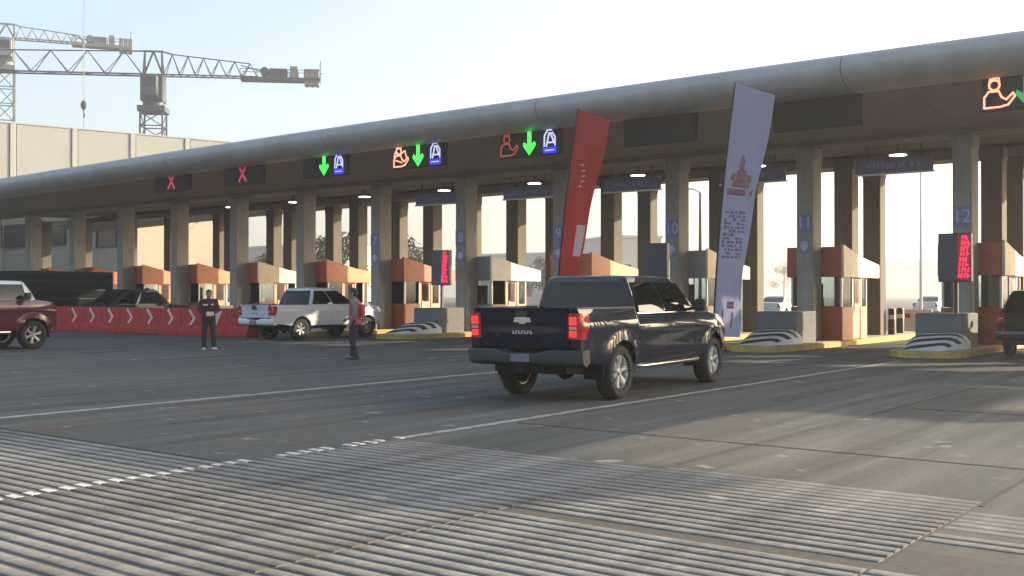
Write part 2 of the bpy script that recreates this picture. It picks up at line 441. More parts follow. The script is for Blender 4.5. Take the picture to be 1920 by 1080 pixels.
xs_all = [lerp(XA, XB, k / 60) for k in range(61)]
sweep('roof', [(27.62,7.56),(30,7.78),(33,7.86),(36,7.70),(38.58,7.26),(38.58,7.16),(36,7.58),(33,7.72),(30,7.66),(27.62,7.46)], xs_all, M['roofm'])
lanes = [cx(n) for n in range(-1, 16)]
for i in range(len(lanes) - 1):
    xs = [lerp(lanes[i] + .01, lanes[i+1] - .01, k / 4) for k in range(5)]
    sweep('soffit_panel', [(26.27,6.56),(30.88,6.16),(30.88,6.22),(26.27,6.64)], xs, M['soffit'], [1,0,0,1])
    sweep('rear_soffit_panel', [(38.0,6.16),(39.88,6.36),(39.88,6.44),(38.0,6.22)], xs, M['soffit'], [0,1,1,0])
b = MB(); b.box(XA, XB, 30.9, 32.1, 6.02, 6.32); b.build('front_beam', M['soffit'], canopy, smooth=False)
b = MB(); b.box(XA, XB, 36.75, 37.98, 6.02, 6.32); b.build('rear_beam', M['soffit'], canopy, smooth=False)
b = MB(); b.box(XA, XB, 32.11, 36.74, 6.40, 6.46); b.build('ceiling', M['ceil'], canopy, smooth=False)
colm = {}
for key, (wd, dp) in {'front': (.52, .70), 'mid': (.60, .62), 'rear': (.60, .60)}.items():
    h = 6.018; w2, d2 = wd/2, dp/2
    b = MB(); b.prism([(-w2,0),(w2,0),(w2,5.60),(w2+.035,5.66),(w2+.035,h),(-w2-.035,h),(-w2-.035,5.66),(-w2,5.60)], 'y', -d2, d2)
    colm[key] = b.mesh('column', M['conc' if key == 'front' else 'conc_shade'], bevel=.025)
num_plate = MB().box(-.24, .24, -.012, 0, -.30, .30).mesh('number_plate', M['bluesign'], smooth=False)
emb_plate = MB().box(-.17, .17, -.012, 0, -.22, .22).mesh('emblem_plate', M['bluesign'], smooth=False)
for n in range(0, 16):
    for key, y in (('front', 31.5), ('mid', 34.65), ('rear', 37.36)):
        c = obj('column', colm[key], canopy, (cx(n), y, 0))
        if key == 'front':
            if n >= 7:
                for di, dch in enumerate(str(n)):
                    p = obj('digit', text_mesh(dch, .52, .008, [M['signtext']]), c, ((di - (len(str(n)) - 1) / 2) * .24, -.366, 3.72)); p.rotation_euler = (R(90), 0, 0)
                obj('number_plate', num_plate, c, (0, -.352, 3.72))
            if 7 <= n <= 11:
                p = obj('number_plate', emb_plate, c, (0, -.352, 3.02)); p.name = 'emblem_plate'
                e = MB(); e.lathe([(.13, -.02), (.13, -.013)], 18, 'y'); e.box(-.03, .03, -.022, -.0125, -.2, .02)
                o = e.build('emblem', M['signtext'], c); o.location = (0, -.352, 3.06)

# ================================================================== ISLANDS
def ramp_pt(u, v, lift=0):
    ww = .70 * (.62 + .38 * min(1, v * 1.6))
    return Vector((u * ww, lerp(27.45, 29.28, v), .16 + (.02 + .40 * math.sin(v * math.pi / 2)) * (1 - .55 * abs(u) ** 5) + lift))
isl = None
def make_island():
    root = obj('toll_island', None)
    foot = [(.92, 41.5), (-.92, 41.5), (-.92, 28.0)] + [(-.92 * math.cos(a), 28.0 - 1.05 * math.sin(a)) for a in [R(15 * k) for k in range(1, 12)]] + [(.92, 28.0)]
    b = MB(); b.prism(foot, 'z', -.2, .155); b.build('kerb', M['kerb'], root, bevel=.03, seg=2)
    inner = [(x * .86, y if y > 40 else (y + .12 if y < 28 else y)) for x, y in foot]
    inner = [(x, 41.36 if y > 40 else y) for x, y in inner]
    b = MB(); b.prism(inner, 'z', .10, .166); b.build('paving', M['isl'], root, smooth=False)
    P = [[ramp_pt(-1 + i / 6, j / 10) for j in range(11)] for i in range(13)]
    b = MB(); b.shell(P, lambda p: Vector((0, 0, .13 - p.z) )); b.build('crash_nose', M['white'], root, angle=50)
    for k in range(4):                                    # black slanted bands, proud of the nose
        P = []
        v0 = .02 + k * .25
        for i in range(13):
            u = -.985 + 1.97 * i / 12; sh = (u + 1) * .12 - .05 + .03 * u * u
            row = []
            for j in range(4):
                v = min(.995, max(.0, v0 + sh + .115 * j / 3)); row.append(ramp_pt(u, v, .006))
            P.append(row)
        b = MB(); b.shell(P, (0, 0, -.03)); b.build('stripe', M['blackp'], root, angle=50)
    b = MB(); b.box(-.72, .50, 29.3, 30.8, .12, 1.07); b.build('end_block', M['conc_d'], root, bevel=.03)
    return root
isl = make_island()
isl_labels = {12: 'striped nose island under column 12, left of the right edge car', 11: 'striped nose island at the foot of the lilac banner and column 11', 10: 'island behind the front of the navy pickup, near the red banner', 9: 'island behind the bed of the navy pickup, under column 9', 8: 'island under column 8, holding a glowing red text board', 7: 'striped nose island right of the front of the white pickup', 6: 'island behind the middle of the white pickup', 5: 'island behind the tailgate of the white pickup', 4: 'island behind the standing person in maroon', 3: 'island behind the middle of the chevron barrier', 2: 'island behind the grey hatchback and chevron barrier', 1: 'island behind the dark cargo trailer at far left', 13: 'island under the rightmost booth beyond the right edge car'}
first = True
for n in range(13, 0, -1):
    o = isl if first else copy_tree(isl)
    first = False; o.location = (cx(n), 0, 0)
    tag(o, 'yellow kerbed toll ' + isl_labels[n], 'traffic island', 'toll islands between the lanes')

# ================================================================== BOOTHS
booth_cols = {13: ('brown','cream','salmon'), 12: ('brown','cream','salmon'), 11: ('brown','cream','salmon'), 10: ('greyp','cream','cream'),
              9: ('orange','orange','salmon'), 8: ('greyp','white','salmon'), 7: ('brown','brown','salmon'), 6: ('brown','orange','salmon'),
              5: ('brown','cream','salmon'), 4: ('brown','orange','salmon'), 3: ('brown','orange','salmon'), 2: ('brown','brown','salmon'), 1: ('brown','brown','salmon')}
booth_label = {13: 'rust red toll booth cut off by the right edge of the photo', 12: 'rust red booth with pale side panel right of column 12, beside the right edge car',
 11: 'rust red booth with pale side panel between the lilac banner and the lone lamp post', 10: 'grey fronted booth with cream side panel behind the lilac banner',
 9: 'orange booth with orange slanted side panel right of the red banner', 8: 'grey fronted booth with white side panel between column 8 and red banner',
 7: 'rust brown booth behind the striped nose right of the white pickup', 6: 'rust brown booth with orange side seen above the white pickup cab',
 5: 'red and cream booth seen above the tailgate of the white pickup', 4: 'rust booth with orange side behind the person in maroon',
 3: 'rust booth with orange side above the right half of the chevron barriers', 2: 'rust brown booth above the grey hatchback',
 1: 'rust brown booth behind the dark cargo trailer'}
def make_booth(n):
    fc, sd, lo = (M[k] for k in booth_cols[n])
    low_front = M['brown'] if booth_cols[n][0] != 'greyp' else M['greyp']
    t = thing('toll_booth', booth_label[n], 'toll booth', (cx(n), 32.0, .166), 0, 'toll booths on the islands')
    xl, xr, D = -.80, .84, 2.2
    # lower walls with a door opening on the right side
    b = MB(); b.box(xl, xr, 0, .08, 0, 1.02); b.build('front_panel', low_front, t, bevel=.008)
    b = MB(); b.box(xr - .07, xr, .085, .95, 0, 1.02); b.build('side_panel', lo, t, bevel=.008)
    b = MB(); b.box(xr - .07, xr, 1.60, D, 0, 1.02); b.build('side_panel', lo, t, bevel=.008)
    dr = MB().box(xr - .075, xr - .02, .96, 1.59, .02, 1.98).build('door', lo, t, bevel=.006)
    b = MB(); b.bar((xr - .005, 1.08, .85), (xr - .005, 1.08, 1.15), .03); b.build('handle', M['alu'], dr)
    b = MB(); b.box(xr - .022, xr - .006, 1.06, 1.50, 1.12, 1.86); b.build('door_window', M['glass'], dr, smooth=False)
    b = MB(); b.box(xl, xl + .07, .085, D, 0, 1.02); b.build('side_panel', M['brown'], t, bevel=.008)
    b = MB(); b.box(xl + .075, xr - .075, D - .08, D, 0, 1.02); b.build('back_panel', M['brown'], t, bevel=.008)
    MB().box(xl + .08, xr - .08, D - .05, D - .035, 1.03, 1.98).build('window_pane', M['glass'], t, smooth=False)
    MB().box(-.03, .03, D - .06, D - .0, 1.025, 1.985).build('post', M['alu'], t, smooth=False)
    MB().box(xl + .09, -.12, .75, .95, .0, 1.75).build('cabinet', M['dark'], t, bevel=.01)
    # counter inside, posts, panes
    b = MB(); b.box(xl + .08, xr - .08, .09, .55, .90, .97); b.box(-.35, .1, .2, .45, .975, 1.3); b.build('counter', M['dark'], t)
    for (px_, py_) in ((xl + .035, .04), (0.05, .04), (xr - .035, .04), (xr - .035, .9), (xr - .035, 1.66), (xr - .035, D - .04), (xl + .035, D - .04), (xl + .035, 1.1)):
        b = MB(); b.box(px_ - .03, px_ + .03, py_ - .03, py_ + .03, 1.025, 1.985); b.build('post', M['alu'], t, smooth=False)
    for (a0, a1) in ((xl + .07, .015), (.085, xr - .07)):
        MB().box(a0, a1, .03, .045, 1.03, 1.98).build('window_pane', M['glass'], t, smooth=False)
    for (a0, a1) in ((.075, .865), (1.695, D - .075)):
        MB().box(xr - .045, xr - .03, a0, a1, 1.03, 1.98).build('window_pane', M['glass'], t, smooth=False)
    MB().box(xl + .03, xl + .045, .075, 1.06, 1.03, 1.98).build('window_pane', M['glass'], t, smooth=False)
    MB().box(xl - .04, xr + .04, -.06, D + .05, 1.99, 2.08).build('roof', M['dark'], t, smooth=False)
    # slanted parapet boards round the roof: front board and the side board that drops to the rear
    b = MB(); b.box(xl - .06, xr + .02, -.16, -.07, 1.93, 2.86); b.build('front_parapet', fc, t, bevel=.01)
    b = MB(); b.prism([(-.16, 1.93), (3.05, 1.93), (3.05, 2.36), (1.6, 2.55), (-.16, 2.92)], 'x', xr + .03, xr + .11); b.build('side_parapet', sd, t, bevel=.008)
    b = MB(); b.prism([(-.06, 2.09), (D, 2.09), (D, 2.45), (-.06, 2.80)], 'x', xl - .06, xl + .0); b.build('side_parapet', fc, t, bevel=.008)
    return t
for n in range(13, 0, -1): make_booth(n)

# ================================================================== LANE SIGNS UNDER THE LIP
def stroke(mb, pts, wd, y=-.01, dep=.012, closed=False, mi=0):
    q = pts + [pts[0]] if closed else pts
    for a, c in zip(q[:-1], q[1:]):
        a2, c2 = Vector((a[0], a[1])), Vector((c[0], c[1])); d = (c2 - a2)
        if d.length < 1e-5: continue
        nrm = Vector((-d.y, d.x)).normalized() * wd / 2; e = d.normalized() * wd * .3
        p = [a2 - e - nrm, c2 + e - nrm, c2 + e + nrm, a2 - e + nrm]
        mb.add([(k.x, y, k.y) for k in p] + [(k.x, y - dep, k.y) for k in p],
               [(3,2,1,0),(4,5,6,7),(0,1,5,4),(1,2,6,5),(2,3,7,6),(3,0,4,7)], mi)
def circ(cx_, cz, r, n=12, a0=0, a1=360): return [(cx_ + r*math.cos(R(lerp(a0,a1,i/n))), cz + r*math.sin(R(lerp(a0,a1,i/n)))) for i in range(n + (a1-a0 < 360))]
def sym_attendant(mb):
    stroke(mb, circ(0-.06, .19, .115), .045, closed=True)
    stroke(mb, [(-.16,.27),(-.16,.33),(.03,.36),(.05,.28)], .035)
    stroke(mb, [(-.28,-.32),(-.28,-.08),(-.18,.05),(.03,.05),(.10,-.10),(.20,-.16),(.34,-.02),(.38,-.10),(.24,-.28),(.06,-.32),(-.28,-.32)], .045)
def sym_arrow(mb):
    pts = [(-.065,.34),(.065,.34),(.065,-.06),(.20,.04),(.235,-.06),(0,-.36),(-.235,-.06),(-.20,.04),(-.065,-.06)]
    mb.prism(pts, 'y', -.01, -.024)
def sym_tag(mb):
    mb.prism([(-.24,-.36),(.24,-.36),(.26,-.18),(-.26,-.18)], 'y', -.01, -.016, 0)
    stroke(mb, [(-.20,-.14),(-.19,.18),(-.08,.34),(.08,.34)], .045, mi=1)
    stroke(mb, [(-.12,-.14),(-.02,.24),(.04,.24),(.16,-.06)], .05, mi=1)
    stroke(mb, [(-.04,-.04),(.1,-.04)], .045, mi=1)
    stroke(mb, [(.20,-.14),(.20,.12),(.10,.26)], .04, mi=1)
    stroke(mb, [(-.16,-.27),(.16,-.27)], .03, mi=1, y=-.017)
def sym_cross(mb):
    stroke(mb, [(-.2,.28),(.2,-.28)], .10); stroke(mb, [(.2,.28),(-.2,-.28)], .10, y=-.024)
sign_defs = [  # lane centre, label, symbols
 (-5.3, 'lane sign with orange figure holding out a hand and green arrow, top right corner', ('orange', 'arrow', 'tag')),
 (-10.45, 'unlit dark lane sign between the lilac banner and column 12', ()),
 (-15.0, 'unlit dark lane sign between the red and lilac banners', ()),
 (-19.5, 'lit lane sign with big green arrow nearest left of the red banner', ('dim', 'arrow', 'tag')),
 (-24.1, 'lit lane sign with bright orange figure, green arrow and blue symbol', ('orange2', 'arrow', 'tag')),
 (-28.65, 'lit lane sign with only green arrow and blue symbol above the white pickup', ('arrow', 'tag')),
 (-33.2, 'lane sign with the brighter red cross, left of the leftmost green arrow', ('cross',)),
 (-37.75, 'lane sign with the dimmer red cross, leftmost of the lit signs', ('cross_d',))]
for x, lab, syms in sign_defs:
    t = thing('lane_sign', lab, 'lane sign', (x, 26.3, 6.19), 0, 'lane signs under the canopy lip')
    MB().box(-1.15, 1.15, 0, .16, -.40, .42).build('housing', M['housing'], t, bevel=.015)
    for hx in (-.9, .9):
        MB().bar((hx, .1, .42), (hx, .1, .49), .05).build('hanger', M['pole'], t)
    for s_ in syms:
        mb = MB()
        if s_ in ('orange', 'dim', 'orange2'):
            sym_attendant(mb); o = mb.build('attendant_symbol', M['orange_led' if s_ != 'dim' else 'dimorange_led'], t, smooth=False); o.location.x = -.82
            if s_ == 'orange2': 
                mb2 = MB(); stroke(mb2, [(-.28,.02),(-.2,.2),(-.06,.1)], .04); stroke(mb2, [(.04,.1),(.22,.2),(.28,0)], .04); stroke(mb2, [(-.2,-.1),(.1,-.2)], .04)
                o2 = mb2.build('attendant_outline', M['orange_led'], t, smooth=False); o2.location.x = -.82
        if s_ == 'arrow': sym_arrow(mb); o = mb.build('arrow_symbol', M['dimgreen_led' if x > -6 else 'green_led'], t, smooth=False); o.location.x = -.2 if x > -6 else 0
        if s_ == 'tag': sym_tag(mb); o = mb.build('tag_symbol', [M['blue_led'], M['pale_led']], t, smooth=False); o.location.x = .76
        if s_.startswith('cross'): sym_cross(mb); mb.build('cross_symbol', M['dimred_led'], t, smooth=False)

# hanging lavender boards between the columns, with faint lettering
for n, lab in ((11, 'lavender hanging board fully in view between the lilac banner and right red text board'), (10, 'lavender hanging board partly behind the lilac banner'),
               (9, 'lavender hanging board just right of the red banner'), (8, 'lavender hanging board between column 8 and the red banner'),
               (7, 'lavender hanging board above the left red text board')):
    t = thing('hanging_board', lab, 'hanging sign', (cx(n) + S/2, 32.35, 5.43), 0, 'hanging boards above the lanes')
    MB().box(-1.15, 1.15, 0, .08, -.21, .21).build('board', M['bluesign'], t, bevel=.01)
    MB().box(-1.18, 1.18, -.02, .1, -.26, -.215).build('bottom_rail', M['alu'], t)
    for hx in (-.8, .8): MB().bar((hx, .04, .21), (hx, .04, .97), .035).build('hanger', M['pole'], t)
    b = MB(); r = random.Random(n); xx = -.72
    while xx < .72:                                       # letter-like strokes, unreadable in the photograph too
        wl = r.uniform(.05, .1); k = r.randrange(3)
        stroke(b, [(xx, -.07), (xx, .07)], .022, y=-.002)
        if k != 1: stroke(b, [(xx, .07), (xx + wl, .07 if k else 0)], .02, y=-.002)
        if k != 2: stroke(b, [(xx + wl, .07), (xx + wl, -.07)], .02, y=-.002)
        xx += wl + r.choice((.06, .07, .14))
    b.build('lettering', M['signtext'], t, smooth=False)['kind'] = 'stuff'

# ceiling lamps
lamp_bits = None
lamp_lab = {11: 'just left of the right red text board, largest', 10: 'partly behind the lilac banner', 9: 'right next to the red banner', 8: 'just left of the red banner', 7: 'above the left red text board', 6: 'left of column 7, above the white pickup cab', 5: 'under the sign with green arrow only', 4: 'under the brighter red cross, smallest'}
for n in range(11, 3, -1):
    if lamp_bits is None:
        lamp_bits = obj('ceiling_lamp', None)
        MB().lathe([(.10, .16), (.26, .05), (.28, 0)], 18, 'z').build('lamp_shade', M['alu'], lamp_bits)
        MB().lathe([(.25, -.012), (.25, -.002)], 18, 'z').build('diffuser', M['lamp'], lamp_bits)
        MB().bar((0, 0, .16), (0, 0, .615), .03).build('rod', M['pole'], lamp_bits)
        o = lamp_bits
    else: o = copy_tree(lamp_bits)
    o.location = (cx(n) + S/2, 32.8, 5.785)
    tag(o, 'round lit lamp over a lane, ' + lamp_lab[n], 'lamp', 'ceiling lamps over the lanes')

# red text boards standing on the islands
def led_board(n, label, lit):
    t = thing('text_board', label, 'sign', (cx(n) + .17, 29.75, 0), 0, 'upright electronic boards on the islands')
    MB().box(-.42, .42, 0, .22, 1.90, 3.20).build('cabinet', M['panel_blue'], t, bevel=.015)
    MB().bar((.02, .11, 1.075), (.02, .11, 1.90), .09).build('post', M['pole'], t)
    if lit:
        b = MB(); r = random.Random(n * 3)
        z = 3.08
        while z > 2.0:
            wl = lerp(.16, .27, (3.08 - z) / 1.1); xx = .37 - wl
            while xx < .36:
                k = r.randrange(4)
                stroke(b, [(xx, z - .05), (xx, z + .05)], .026, y=-.003)
                if k < 2: stroke(b, [(xx, z + .05), (xx + .05, z + (.05 if k else -.05))], .024, y=-.003)
                if k == 2: stroke(b, [(xx + .02, z), (xx + .06, z)], .024, y=-.003)
                xx += .075
            z -= .145
        MB().box(.08, .40, -.003, 0.004, 1.96, 3.15).build('display', glow('red_display', (.35, .01, .03), .22), t, smooth=False)
        b.build('led_text', M['red_led'], t, smooth=False)['kind'] = 'stuff'
led_board(12, 'upright board with glowing red text beside column 12', True)
led_board(8, 'upright board with glowing red text left of column 8', True)
led_board(10, 'unlit upright board left of column 10, above the navy pickup', False)

# ================================================================== BANNERS
def banner(name, label, x0, y0, bx, top, cloth, marks):
    t = thing(name, label, 'banner', (x0, y0, 0), 0, 'tall leaning banners')
    def pole(s): k = s ** 1.6; return Vector((bx * k, -2.1 * k, .05 + (top - .05) * s))
    def surf(u, s, off=0):
        a = R(24 - 19 * s); wd = 1.0 + .13 * s
        d = Vector((math.cos(a), -math.sin(a), -.40 * s * s)) * wd
        nrm = Vector((-math.sin(a), -math.cos(a), 0))
        return pole(s) + d * u + nrm * (.05 * math.sin(u * 5 + s * 7) * u + .035 * math.sin(s * 17 + u * 3) * u - off)
    b = MB(); b.tube([pole(i / 24) for i in range(25)], [.032 - .014 * i / 24 for i in range(25)], 8); b.build('pole', M['pole'], t)
    b = MB(); b.box(-.28, .28, -.28, .28, .004, .05); b.build('base', M['pole'], t, bevel=.01)
    s0 = .052
    P = [[surf(.02 + .98 * j / 10, lerp(s0, .998, i / 44)) for j in range(11)] for i in range(45)]
    b = MB(); b.shell(P, (0, .006, 0)); cl = b.build('cloth', cloth, t, angle=80)
    for nm, m, polys in marks:                          # flat prints lying on the cloth, following its folds
        b = MB()
        for (u0, u1, v0, v1, lean) in polys:
            P = [[surf(lerp(u0, u1, j / 3) + lean * i / 4, lerp(v0, v1, i / 4), -.004) for j in range(4)] for i in range(5)]
            b.shell(P, (0, .004, 0))
        o = b.build(nm, m, cl, angle=80)
    return t
r = random.Random(5)
txt_red = [(.42 + .06 * math.sin(k), .52 + .06 * math.sin(k), .70 + k * .022, .708 + k * .022, r.uniform(-.05, .1)) for k in range(5)]
banner('red_banner', 'tall red leaning banner with small pale print, behind the navy pickup cab', -19.1, 27.1, 2.26, 6.80, M['redflag'],
       [('pale_print', M['print_w'], txt_red), ('pale_patch', M['print_w'], [(.55, .93, .40, .54, 0.0)])])
txt = []
for k in range(13):
    v = .365 + k * .0145; u = .12
    while u < .80:
        wl = r.uniform(.05, .14)
        if r.random() < .8: txt.append((u, u + wl, v, v + r.uniform(.007, .0125), r.uniform(-.03, .03)))
        u += wl + r.uniform(.02, .05)
crest = [(.36,.66,.66,.705,0), (.24,.80,.640,.664,0), (.12,.90,.610,.634,0), (.43,.58,.705,.745,0), (.18,.32,.665,.69,.03), (.70,.84,.665,.69,-.03), (.47,.54,.745,.76,0)]
banner('white_banner', 'tall pale lilac leaning banner with red crest and brown lettering', -13.72, 27.1, 1.68, 6.95, M['whiteflag'],
       [('crest_print', M['print_r'], crest), ('letter_print', M['print_b'], txt), ('small_red_print', M['print_r'], [(.45,.68,.165,.178,0),(.45,.68,.18,.193,0)]),
        ('lower_print', M['print_b'], [(.3,.36,.10,.16,0),(.62,.68,.09,.15,0)])])

# ================================================================== RED CHEVRON BARRIER
t = thing('chevron_barrier', 'long red plastic barrier with pale chevrons pointing right, closing the left lanes', 'barrier', (-38.3, 25.0, 0))
sec_m = None
prof = [(-.30, .0), (.30, .0), (.30, .22), (.14, .40), (.12, 1.0), (.09, 1.05), (-.09, 1.05), (-.12, 1.0), (-.14, .40), (-.30, .22)]
sec = MB().prism(prof, 'x', -.675, .675).mesh('barrier_section', M['barrier'], bevel=.02, angle=30)
cm = MB(); stroke(cm, [(-.16, .30), (.13, 0), (-.16, -.30)], .11, y=0, dep=.02); chev_m = cm.mesh('chevron', M['chev'], smooth=False)
for k in range(10):
    o = obj('barrier_section', sec, t, (-5.67 + 1.37 * k, 0, 0))
    if 1 <= k <= 7: obj('chevron', chev_m, o, (0, -.122, .66))
    if k == 8 or k == 9:
        b = MB(); b.prism([(-.5, .95), (.45, .95), (.1, .42)], 'y', -.145, -.13); b.build('corner_mark', M['chev'] if k == 8 else M['barrier'], o, smooth=False)

# ================================================================== VEHICLES
def wheel_meshes(Rw, wd, rim_r, spokes, rim_m):
    b = MB(); h = wd / 2
    b.lathe([(rim_r*.98, -h*.72), (rim_r*1.04, -h*.95), (Rw*.90, -h), (Rw*.975, -h*.82), (Rw, -h*.5), (Rw, h*.5), (Rw*.975, h*.82), (Rw*.90, h), (rim_r*1.04, h*.95), (rim_r*.98, h*.72)], 36, 'x', closed=True)
    for k in range(36):                                  # tread blocks
        a = 2*math.pi*k/36; c, s_ = math.cos(a), math.sin(a); rr_ = Rw + .002
        for xx in (-h*.42, 0, h*.42):
            b.bar((xx - h*.16, rr_*c, rr_*s_), (xx + h*.16, rr_*c, rr_*s_), .035, .012)
    tyre = b.mesh('wheel', M['rubber'], angle=40)
    b = MB(); x = h * .70
    b.lathe([(rim_r, x), (rim_r*.93, x + .012), (rim_r*.88, x - .03), (rim_r*.86, -h*.6), (rim_r*.96, -h*.6), (rim_r*.99, x-.02)], 36, 'x', mi=0, closed=True)
    b.lathe([(rim_r*.87, x - .10), (rim_r*.87, x - .085)], 28, 'x', mi=1)
    b.lathe([(rim_r*.22, x - .09), (rim_r*.22, x - .01), (rim_r*.15, x + .008)], 16, 'x', mi=0)
    for k in range(spokes):
        a = 2*math.pi*k/spokes + .3
        d = Vector((0, math.cos(a), math.sin(a))); n_ = Vector((0, -math.sin(a), math.cos(a)))
        p0, p1 = d*rim_r*.16, d*rim_r*.90; w0, w1 = rim_r*.13, rim_r*.20
        vs = []
        for p, w_, xo in ((p0, w0, x - .015), (p1, w1, x - .004)):
            for sx, xx in ((-1, xo - .035), (1, xo - .035), (.7, xo), (-.7, xo)):
                q = p + n_ * (w_ * sx); vs.append((xx, q.y, q.z))
        b.add(vs, [(0,1,2,3), (7,6,5,4), (0,4,5,1), (1,5,6,2), (2,6,7,3), (3,7,4,0)], 0)
    rim = b.mesh('rim', [rim_m, M['under']], angle=35)
    return tyre, rim

def make_vehicle(P, name, label, cat, loc, rz):
    t = thing(name, label, cat, loc, rz)
    W, zs, zb, zh, zr = P['W'], P['zs'], P['zb'], P['zh'], P['zr']
    yr, yf, yrb, yrt, ywt, ywb = P['yr'], P['yf'], P['yrb'], P['yrt'], P['ywt'], P['ywb']
    zd = P['zd']; Rw, Ra = P['Rw'], P['Rw'] * 1.2; ax = P['ax']; paint = P['paint']; pick = P['pickup']
    def ztop(y):
        if y <= yrb - .02: return zd if pick else lerp(zd - .03, zd + .02, max(0, (y - yr) / (yrb - yr)))
        if y <= ywb - .25: return zb
        k = min(1, (y - ywb + .25) / (yf - ywb + .25)); return lerp(zb, zh, k ** 1.15) - (.06 * max(0, (k - .85) / .15) ** 2)
    def Wp(y):
        return W * (1 - .11 * max(0, (y - (yf - .9)) / .9) ** 2.2 - .05 * max(0, (yr + .6 - y) / .6) ** 2)
    def xs(y, z):
        zt = ztop(y); u = (z - zs) / (zt - zs)
        x = Wp(y) * (1 - .055 * max(0, (.42 - u) / .42) ** 1.6 - .075 * max(0, (u - .77) / .23) ** 1.5)
        x += .014 * math.exp(-((u - .70) / .07) ** 2) - .010 * math.exp(-((u - .40) / .13) ** 2)
        for a in ax:
            d = math.hypot(y - a, z - Rw)
            if d < Ra + .16: x += .030 * (1 - max(0, (d - Ra) / .16)) ** .7
        return x
    def zbot(y):
        z = zs + (.10 * max(0, (yr + .9 - y) / .9) if y < ax[0] else 0)
        for a in ax:
            if abs(y - a) < Ra: z = max(z, Rw + math.sqrt(max(0, Ra ** 2 - (y - a) ** 2)))
        return z
    def side_panel(nm, y0, y1, extra=0.0, m=None):
        ys = [lerp(y0, y1, i / 14) for i in range(15)]
        for a in ax:
            for k in range(-12, 13):
                yy = a + Ra * math.sin(R(k * 7.5))
                if y0 < yy < y1: ys.append(yy)
            for yy in (a - Ra - .001, a + Ra + .001):
                if y0 < yy < y1: ys.append(yy)
        ys = sorted(set(round(q, 4) for q in ys)); NZ = 13
        Pg = [[(xs(y, lerp(zbot(y), ztop(y), j / NZ)) + extra, y, lerp(zbot(y), ztop(y), j / NZ)) for j in range(NZ + 1)] for y in ys]
        b = MB(); b.shell(Pg, (-.05, 0, 0)); out = []
        for q, mb in ((1, b), (-1, b.mirrored())): out.append(mb.build(nm, m or paint, t, angle=42))
        return out
    g_ = .006
    cuts = P['cuts']                                     # rear quarter | rear door | front door | fender
    quarter = side_panel('bed_side' if pick else 'rear_quarter', yr, cuts[0] - g_)
    rdoor = side_panel('rear_door', cuts[0] + g_, cuts[1] - g_) if len(cuts) == 3 else None
    fdoor = side_panel('front_door', cuts[-2] + g_, cuts[-1] - g_)
    fender = side_panel('fender', cuts[-1] + g_, yf - .02)
    # dark core: floor, wheel houses, gap backing
    b = MB()
    b.box(-W*.62, W*.62, yr + .15, yf - .15, zs - .10, zs + .18)
    b.box(-W*.90, W*.90, ax[0] + Ra*1.02, ax[1] - Ra*1.02, zs - .04, zb - .10)
    b.box(-W*.66, W*.66, yr + .2, yf - .25, zs + .18, min(zd, zh) - .14 if not pick else zs + .28)
    b.box(-W*.66, W*.66, ywb - .5, yf - .25, zs + .2, zh - .12)
    b.build('underbody', M['under'], t, smooth=False)
    for a in ax:
        b = MB(); P1 = []
        for k in range(13):
            th = R(-10 + k * 200 / 12); q = Ra * .995
            P1.append([(W*.60, a + q*math.cos(th), Rw + q*math.sin(th)), (W*.93, a + q*math.cos(th), Rw + q*math.sin(th))])
        b.shell(P1, lambda p: Vector((0, (p.y - a) * .04, (p.z - Rw) * .04)))
        for mb in (b, b.mirrored()): mb.build('wheel_arch_liner', M['under'], t)
    b = MB(); b.tube([(-W*.8, ax[0], Rw), (W*.8, ax[0], Rw)], .06, 8); b.lathe([(.10, -.12), (.16, 0), (.10, .12)], 12, 'x', (0, ax[0], Rw)); b.build('rear_axle', M['under'], t)
    # top covers
    def cover(nm, y0, y1, crown, m, n=12, inset=.0):
        Pg = []
        for i in range(n + 1):
            y = lerp(y0, y1, i / n); zt = ztop(y); w_ = xs(y, zt) - inset
            Pg.append([(w_ * math.sin(R(90) * k / 8), y, zt + crown * math.cos(R(90) * k / 8) ** .8 + .003) for k in range(-8, 9)])
        b = MB(); b.shell(Pg, (0, 0, -.04)); return b.build(nm, m, t, angle=50)
    cover('hood', ywb - .12, yf - .05, P.get('crown', .05), paint)
    if pick:
        zf = zs + .32; e = .075
        b = MB()
        for sx in (1, -1):
            x0 = W * .90; b.box(min(sx*x0, sx*(x0-.05)), max(sx*x0, sx*(x0-.05)), yr + .10, yrb - .10, zf, zd - .035)
            b.box(min(sx*.52*W/.98, sx*x0-.0), max(sx*.52*W/.98, sx*x0), ax[0] - .42, ax[0] + .42, zf, zf + .24)
        b.box(-W*.86, W*.86, yrb - .15, yrb - .10, zf, zd - .02); b.box(-W*.90, W*.90, yr + .10, yrb - .10, zf - .06, zf)
        b.build('bed_liner', M['under'], t)
        for sx in (1, -1):
            Pg = []
            for i in range(11):
                y = lerp(yr + .01, yrb - .06, i / 10); x = xs(y, ztop(y)) + .006
                Pg.append([(sx*x, y, zd - .01), (sx*(x - .01), y, zd + .014), (sx*(x - .09), y, zd + .014), (sx*(x-.11), y, zd - .02)])
            b = MB(); b.shell(Pg, (0, 0, -.02)); b.build('bed_rail_cap', P.get('railcap', M['blackp']), t)
    else:
        cover('boot_lid', yr + .03, yrb + .12, .02, paint)
    # rear: corner posts, tailgate, lights, bumper, plate
    zg0 = zs + .27; wy = Wp(yr)
    for sx in (1, -1):
        b = MB(); b.box(min(sx*wy*.80, sx*wy*.95), max(sx*wy*.80, sx*wy*.95), yr - .008, yr + .12, zg0, zd - .06); b.build('rear_post', paint, t, bevel=.02, seg=2)
    Pg = []
